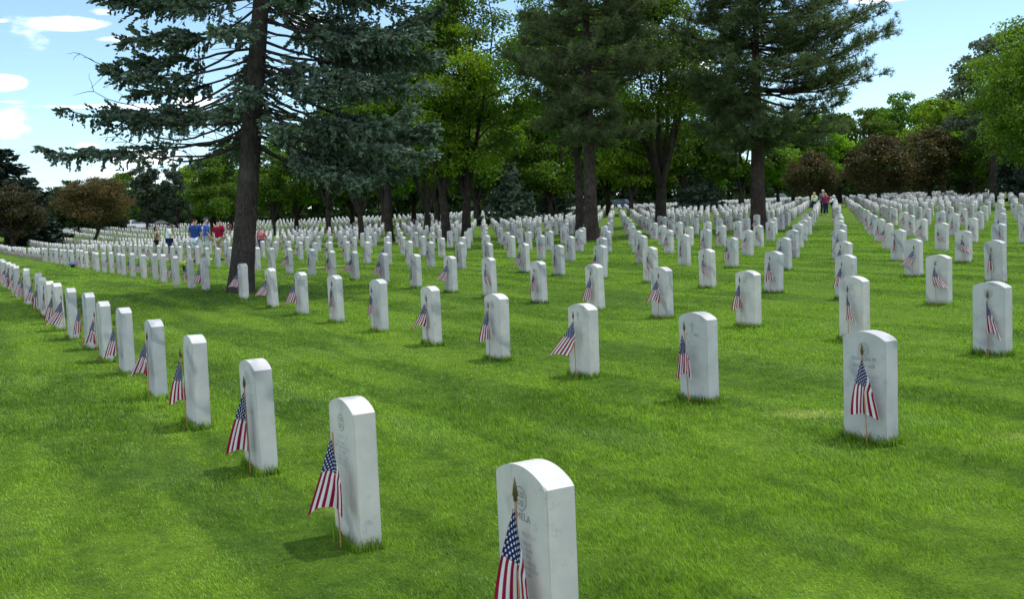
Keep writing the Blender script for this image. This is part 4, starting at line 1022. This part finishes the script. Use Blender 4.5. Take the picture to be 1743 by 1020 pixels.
HAIR_D = cloth('hair_dark', (.018, .013, .010)); HAIR_B = cloth('hair_brown', (.06, .038, .022)); HAIR_W = cloth('hair_white', (.62, .62, .6)); HAIR_Y = cloth('hair_blond', (.55, .45, .24)); HAIR_G = cloth('hair_grey', (.16, .16, .155)); SHOE = cloth('shoe_dark', (.03, .028, .026)); SHOEW = cloth('shoe_white', (.7, .7, .7))
def skin_mesh(name, pts, edges, mat, sub=1, root=0):
    me = bpy.data.meshes.new(name + '_cage'); me.from_pydata([p[0] for p in pts], edges, []); o = bpy.data.objects.new(name + '_cage', me); COL.objects.link(o)
    mod = o.modifiers.new('s', 'SKIN'); mod.use_smooth_shade = True
    for k, (p, rad) in enumerate(pts):
        sv = me.skin_vertices[0].data[k]; sv.radius = rad if hasattr(rad, '__len__') else (rad, rad); sv.use_root = (k == root)
    sm = o.modifiers.new('b', 'SUBSURF'); sm.levels = sub
    dg = bpy.context.evaluated_depsgraph_get(); out = bpy.data.meshes.new_from_object(o.evaluated_get(dg)); bpy.data.objects.remove(o)
    out.name = name; out.materials.clear(); out.materials.append(mat)
    out.polygons.foreach_set('use_smooth', [True] * len(out.polygons)); return out
def lerp(a, b, t): return tuple(a[k] + (b[k] - a[k]) * t for k in range(3))
def person(u, Y, face, label, height=1.76, skin=SKIN, top=NAVY, bottom=PALE, hair=HAIR_D, cap=None, shoes=SHOE, sleeve=.9, legs='short', pose=None, build=1.0, hairlen=0, xy=None, group='visitors walking among the headstones', extra=None, shirt_len=.0, sleeveless=False):
    """face: compass angle the person faces, degrees, 0 = away from the camera, 90 = photo left"""
    J = dict(pel=(0, 0, .96), wa=(0, 0, 1.12), ch=(0, -.005, 1.32), nk=(0, 0, 1.48), hd=(0, .015, 1.60), tp=(0, .01, 1.70),
             sl=(-.185, 0, 1.41), sr=(.185, 0, 1.41), el=(-.235, -.03, 1.14), er=(.235, -.03, 1.14), wl=(-.235, .05, .91), wr=(.235, .05, .91),
             hl=(-.095, 0, .90), hr=(.095, 0, .90), kl=(-.11, .02, .50), kr=(.11, .02, .50), al=(-.12, -.02, .09), ar=(.12, -.02, .09))
    J.update(pose or {})
    for s in 'lr':
        a = J['a' + s]; J['t' + s] = (a[0] * 1.12, a[1] + .17, .035) if a[2] < .15 else (a[0] * 1.1, a[1] + .10, a[2] - .12)
    B = build; names = list(J); idx = {n: k for k, n in enumerate(names)}
    RAD = dict(pel=(.135 * B, .10 * B), wa=(.13 * B, .10 * B), ch=(.15 * B, .105 * B), nk=.055, hd=(.078, .092), tp=(.060, .070), sl=.066 * B, sr=.066 * B, el=.042, er=.042, wl=.027, wr=.027, hl=.09 * B, hr=.09 * B, kl=.058, kr=.058, al=.038, ar=.038, tl=.035, tr=.035)
    pts = [(J[n], RAD[n]) for n in names]; ed = [('pel', 'wa'), ('wa', 'ch'), ('ch', 'nk'), ('nk', 'hd'), ('hd', 'tp'), ('ch', 'sl'), ('ch', 'sr'), ('sl', 'el'), ('sr', 'er'), ('el', 'wl'), ('er', 'wr'), ('pel', 'hl'), ('pel', 'hr'), ('hl', 'kl'), ('hr', 'kr'), ('kl', 'al'), ('kr', 'ar'), ('al', 'tl'), ('ar', 'tr')]
    E = [(idx[a], idx[b]) for a, b in ed]
    h = J['hd']; pts.append(((h[0], h[1] + .105, h[2] - .01), .014)); E.append((idx['hd'], len(pts) - 1))     # nose
    for s_ in (-1, 1): pts.append(((h[0] + s_ * .092, h[1] - .005, h[2]), .016)); E.append((idx['hd'], len(pts) - 1))   # ears
    for s in 'lr':      # palm, four fingers and a thumb
        w_ = Vector(J['w' + s]); e_ = Vector(J['e' + s]); d = (w_ - e_).normalized(); sx = Vector((1 if s == 'l' else -1, 0, 0)); fw = Vector((0, 1, 0)); fw = (fw - d * fw.dot(d)); fw = fw.normalized() if fw.length > .1 else sx
        palm = w_ + d * .05; pts.append((tuple(palm), (.026, .018))); kp = len(pts) - 1; E.append((idx['w' + s], kp))
        for q in range(4):
            b0 = palm + d * .045 + fw * (.027 - .018 * q); L = (.034, .040, .037, .028)[q]
            pts.append((tuple(b0), .0095)); k0 = len(pts) - 1; E.append((kp, k0)); pts.append((tuple(b0 + d * L * .9 + sx * .010), .0085)); E.append((k0, k0 + 1)); pts.append((tuple(b0 + d * L * 1.5 + sx * .03), .0075)); E.append((k0 + 1, k0 + 2))
        b0 = w_ + d * .025 + fw * .030; pts.append((tuple(b0), .011)); k0 = len(pts) - 1; E.append((kp, k0)); pts.append((tuple(b0 + d * .035 + fw * .018 + sx * .012), .009)); E.append((k0, k0 + 1))
    k = height / 1.76
    if xy: x, y = xy
    else: x, y = gx(u, Y), Y
    z = tzf(x, y)
    body = obj('person', skin_mesh('person', pts, E, skin, 1, 0), None, (x, y, z), (0, 0, R(face)), k)
    tag(body, label, 'person', group)
    # shirt
    def inf(n, a, b=None): r0 = RAD[n]; r0 = r0 if hasattr(r0, '__len__') else (r0, r0); return (r0[0] + a, r0[1] + (b if b is not None else a))
    hem = lerp(J['pel'], J['wa'], -.25 - shirt_len)
    sp = [(hem, inf('pel', .028)), (J['wa'], inf('wa', .03)), (J['ch'], inf('ch', .022)), (lerp(J['ch'], J['nk'], .72), (.075, .07))]; se = [(0, 1), (1, 2), (2, 3)]
    for s in 'lr':
        sp.append((J['s' + s], inf('s' + s, .016))); se.append((2, len(sp) - 1))
        if not sleeveless:
            if sleeve <= 1: sp.append((lerp(J['s' + s], J['e' + s], sleeve), .066)); se.append((len(sp) - 2, len(sp) - 1))
            else:
                sp.append((J['e' + s], .062)); se.append((len(sp) - 2, len(sp) - 1)); sp.append((lerp(J['e' + s], J['w' + s], .92), .042)); se.append((len(sp) - 2, len(sp) - 1))
    obj('shirt', skin_mesh('shirt', sp, se, top, 1, 1), body)
    tp_ = [(J['pel'], inf('pel', .016))]; te = []
    for s in 'lr':
        tp_.append((J['h' + s], inf('h' + s, .016))); te.append((0, len(tp_) - 1)); i0 = len(tp_) - 1
        if legs == 'short': tp_.append((lerp(J['h' + s], J['k' + s], .95), .092)); te.append((i0, i0 + 1))
        else:
            tp_.append((J['k' + s], .078)); te.append((i0, i0 + 1)); tp_.append((lerp(J['k' + s], J['a' + s], .93), .062)); te.append((i0 + 1, i0 + 2))
    nm = 'shorts' if legs == 'short' else 'trousers'; obj(nm, skin_mesh(nm, tp_, te, bottom, 1, 0), body)
    for s in 'lr':
        a = J['a' + s]; t = J['t' + s]; obj('shoe', skin_mesh('shoe', [((a[0], a[1] - .05, a[2] - .05), .045), ((a[0], a[1] + .03, a[2] - .045), .052), ((t[0], t[1] + .01, t[2]), (.045, .032))], [(0, 1), (1, 2)], shoes, 1, 0), body)
    # hair
    t = J['tp']; hd = J['hd']
    hp = [((t[0], t[1] - .022, t[2] + .010), (.100, .108)), ((hd[0], hd[1] - .062, hd[2] + .02), (.120, .100))]; he = [(0, 1)]
    if hairlen: hp.append(((hd[0], hd[1] - .07, hd[2] - .12 * hairlen), (.07, .045))); he.append((1, 2)); hp.append(((hd[0], hd[1] - .085, hd[2] - .26 * hairlen), (.045, .03))); he.append((2, 3))
    obj('hair', skin_mesh('hair', hp, he, hair, 1, 0), body)
    if cap:
        c = obj('cap', skin_mesh('cap', [((t[0], t[1] - .008, t[2] + .004), (.108, .118)), ((t[0], t[1] - .008, t[2] + .05), (.092, .10))], [(0, 1)], cap, 1, 0), body)
        obj('peak', skin_mesh('peak', [((t[0], t[1] + .07, t[2] - .005), (.085, .014)), ((t[0], t[1] + .175, t[2] - .018), (.07, .012))], [(0, 1)], cap, 1, 0), c)
    for s_ in (-1, 1):
        bm = bmesh.new(); bmesh.ops.create_uvsphere(bm, u_segments=8, v_segments=6, radius=.011); obj('eye', bm_mesh(bm, 'eye', BLACK, True), body, (hd[0] + s_ * .032, hd[1] + .083, hd[2] + .012))
    if extra: extra(body)
    return body
WALK = dict(kl=(-.10, .14, .52), al=(-.10, .16, .10), kr=(.10, -.02, .50), ar=(.10, -.24, .15), wl=(-.25, -.08, .92), el=(-.23, -.10, 1.15), wr=(.24, .16, .95), er=(.23, .02, 1.14))
TABLET_P = dict(hd=(0, .06, 1.58), tp=(0, .075, 1.67), wl=(-.10, .32, 1.12), wr=(.12, .32, 1.12), el=(-.23, .06, 1.13), er=(.23, .06, 1.13))
person(268, 55, -75, 'woman in a black sleeveless top and dark cap walking left of the others', 1.62, SKIN2, OLIVE, BLACK, HAIR_D, BLACK, legs='long', pose=dict(wl=(-.16, .16, 1.02), wr=(.20, .14, .98)), build=.88, sleeveless=True, hairlen=.6)
person(290, 52, -70, 'man in a white shirt and dark cap looking down at a tablet', 1.74, SKIN2, WHITE, JEANS, HAIR_D, BLACK, legs='long', sleeve=.95, pose=TABLET_P, build=1.25, shirt_len=.5)
bm = bmesh.new(); bmesh.ops.create_cube(bm, size=1, matrix=Matrix.Diagonal((.26, .18, .012, 1))); bmesh.ops.bevel(bm, geom=list(bm.edges), offset=.004, segments=1, affect='EDGES')
tb = obj('tablet', bm_mesh(bm, 'tablet', BLACK), None, (0, 0, 0)); px_, py_ = gx(290, 52), 52; a_ = R(-70)
tb.location = (px_ + -math.sin(a_) * .40 + math.cos(a_) * .01, py_ + math.cos(a_) * .40, tzf(px_, py_) + 1.13); tb.rotation_euler = (R(20), 0, a_); tag(tb, 'dark tablet held by the man in the white shirt', 'tablet')
person(336, 44, -12, 'stout man in a navy shirt and pale shorts seen from behind', 1.86, SKIN, NAVY, PALE, HAIR_B, build=1.36, sleeve=.9, shirt_len=.3)
person(354.5, 45.3, -62, 'man in a bright blue shirt and blue cap with pale shorts', 1.86, SKIN, BLUE, PALE, HAIR_G, BLUE, build=1.12, sleeve=.95, pose=dict(wr=(.24, .10, .93)), shirt_len=.3, shoes=SHOEW)
person(375.5, 44.5, -20, 'man in a maroon polo shirt and khaki shorts walking away', 1.78, SKIN, MAROON, KHAKI, HAIR_D, BLACK, build=1.22, pose=WALK, shirt_len=.3)
def lettering(b):
    me = text_mesh('HIPS', .13, 'shirt_lettering', SHOEW); obj('shirt_lettering', me, b, (0, -.215, 1.26), (PI / 2, 0, 0))
person(446, 50, 8, 'child in a pink shirt with white lettering right of the spruce trunk', 1.30, SKIN, PINK, JEANS, HAIR_G, legs='long', sleeve=1.5, extra=lettering, build=1.15, pose=dict(wr=(.36, .10, 1.0), er=(.28, 0, 1.16)))
person(1386, 80, 20, 'woman with blond hair, cream top and jeans left of the aisle', 1.62, SKIN, CREAM, JEANS, HAIR_Y, legs='long', sleeve=1.5, hairlen=.8, build=.95)
person(1401.5, 72, 178, 'tall white-haired man in grey-blue standing in the right aisle', 1.80, SKIN, GREYB, BLACK, HAIR_W, legs='long', sleeve=1.5, build=1.0)
person(1405.5, 70.6, 172, 'person in a plum jacket and jeans with bowed head in the right aisle', 1.58, SKIN, PLUM, JEANS, HAIR_G, legs='long', sleeve=1.5, build=1.1, pose=dict(hd=(0, .07, 1.57), tp=(0, .10, 1.66)), shoes=SHOEW)
CROUCH = dict(pel=(0, -.12, .42), wa=(0, -.04, .56), ch=(0, .10, .74), nk=(0, .22, .86), hd=(0, .30, .94), tp=(0, .32, 1.03), sl=(-.18, .14, .80), sr=(.18, .14, .80), el=(-.22, .34, .60), er=(.22, .34, .60), wl=(-.15, .50, .50), wr=(.15, .50, .50),
              hl=(-.10, -.10, .40), hr=(.10, -.10, .40), kl=(-.14, .26, .48), kr=(.14, .26, .48), al=(-.13, .02, .09), ar=(.13, .02, .09))
person(1419, 96, 100, 'person crouching in white at the far end of the right rows', 1.74, SKIN, WHITE, JEANS, HAIR_W, legs='long', sleeve=1.5, pose=CROUCH)
person(829, 118, 0, 'distant person in blue between the spruce and the middle pine', 1.72, SKIN, BLUE, JEANS, HAIR_D, legs='long')
person(838, 120, 20, 'distant person in orange beside the one in blue', 1.68, SKIN, ORANGE, KHAKI, HAIR_B, legs='long')

# ---------------------------------------------------------------- flowers
FL_Y = leaf_mat('mum_petals', (.16, .22, .02), (.55, .60, .08), .3, .7); FL_G = leaf_mat('mum_leaves', (.02, .05, .01), (.06, .12, .02), .3, .6); FL_B = leaf_mat('petals_blue', (.02, .04, .22), (.25, .35, .65), .2, .8)
FL_W = leaf_mat('petals_white', (.45, .5, .42), (.8, .82, .78), .3, .7); FL_P = leaf_mat('petals_pink', (.35, .05, .10), (.75, .35, .40), .3, .8); POT = flat_mat('pot_plastic', (.02, .022, .02), .5, .3, .1, 20)
def flowers(name, u, Y, rad, petals, label, cat, hgt=.2, pot=True):
    r_ = np.random.default_rng(int(u)); x, y, z = at(u, Y)
    root = bpy.data.objects.new(name, None); COL.objects.link(root); root.location = (x, y, z); tag(root, label, cat)
    if pot: G = Geo(); tubes(G, [([(0, 0, 0), (0, 0, .01), (0, 0, hgt * .7), (0, 0, hgt * .75), (0, 0, hgt * .8)], [.001, rad * .45, rad * .6, rad * .66, rad * .62])], 16); obj('pot', G.mesh('pot', POT), root)
    for nm, mt, n, k in (('leaves', FL_G, 500, .85), ('blooms', petals, 700, 1.0)):
        G = Geo(); D = rand_dirs(r_, n); D[:, 2] = np.abs(D[:, 2]) * (1 if nm == 'blooms' else r_.choice((-1, 1), n) * .5 + .5); P = D * rad * k * r_.uniform(.82, 1.05, (n, 1)) * np.array([1, 1, .8]) + np.array([0, 0, hgt])
        nn = unit(D + rand_dirs(r_, n) * .5); ax = unit(np.cross(nn, rand_dirs(r_, n))); quads_at(G, P, ax, np.cross(nn, ax), .05, .04, r_); obj(nm, G.mesh(nm, mt, smooth=False, attr='var'), root)
flowers('potted_mum', 317, 35.0, .20, FL_Y, 'yellow-green potted mum on the grass by a headstone near the walkers', 'flowers', .22)
flowers('flower_bunch', 124, 44.5, .15, FL_B, 'blue flower bunch in a dark pot beside a left row headstone', 'flowers', .12)
def wreath(u, Y, R0, petals, label, hgt=1.1):
    r_ = np.random.default_rng(int(u)); x, y, z = at(u, Y); root = bpy.data.objects.new('wreath_on_stand', None); COL.objects.link(root); root.location = (x, y, z); tag(root, label, 'wreath')
    G = Geo(); tubes(G, [([(s * .3, -.02, 0), (s * .03, 0, hgt + .1)], [.012, .01]) for s in (-1, 1)] + [([(0, .35, 0), (0, .02, hgt)], [.012, .01])], 5); obj('easel', G.mesh('easel', POT), root)
    n = 1800; a = r_.uniform(0, 2 * PI, n); D = rand_dirs(r_, n); P = np.stack([np.cos(a) * R0 * .72, np.zeros(n) - .05, np.sin(a) * R0 * .72 + hgt], -1) + D * R0 * .30 * np.array([1, .5, 1]); G = Geo()
    nn = unit(D + rand_dirs(r_, n) * .6); ax = unit(np.cross(nn, rand_dirs(r_, n))); quads_at(G, P, ax, np.cross(nn, ax), .08, .06, r_); obj('blooms', G.mesh('blooms', petals, smooth=False, attr='var'), root)
wreath(1718, 106, .50, FL_W, 'large white wreath standing over the far right headstones', .95)
wreath(1703, 108, .36, FL_W, 'smaller white wreath left of the large white one on the right', .85)
wreath(391, 118, .32, FL_P, 'pink and white wreath far behind the man in maroon', 1.0)
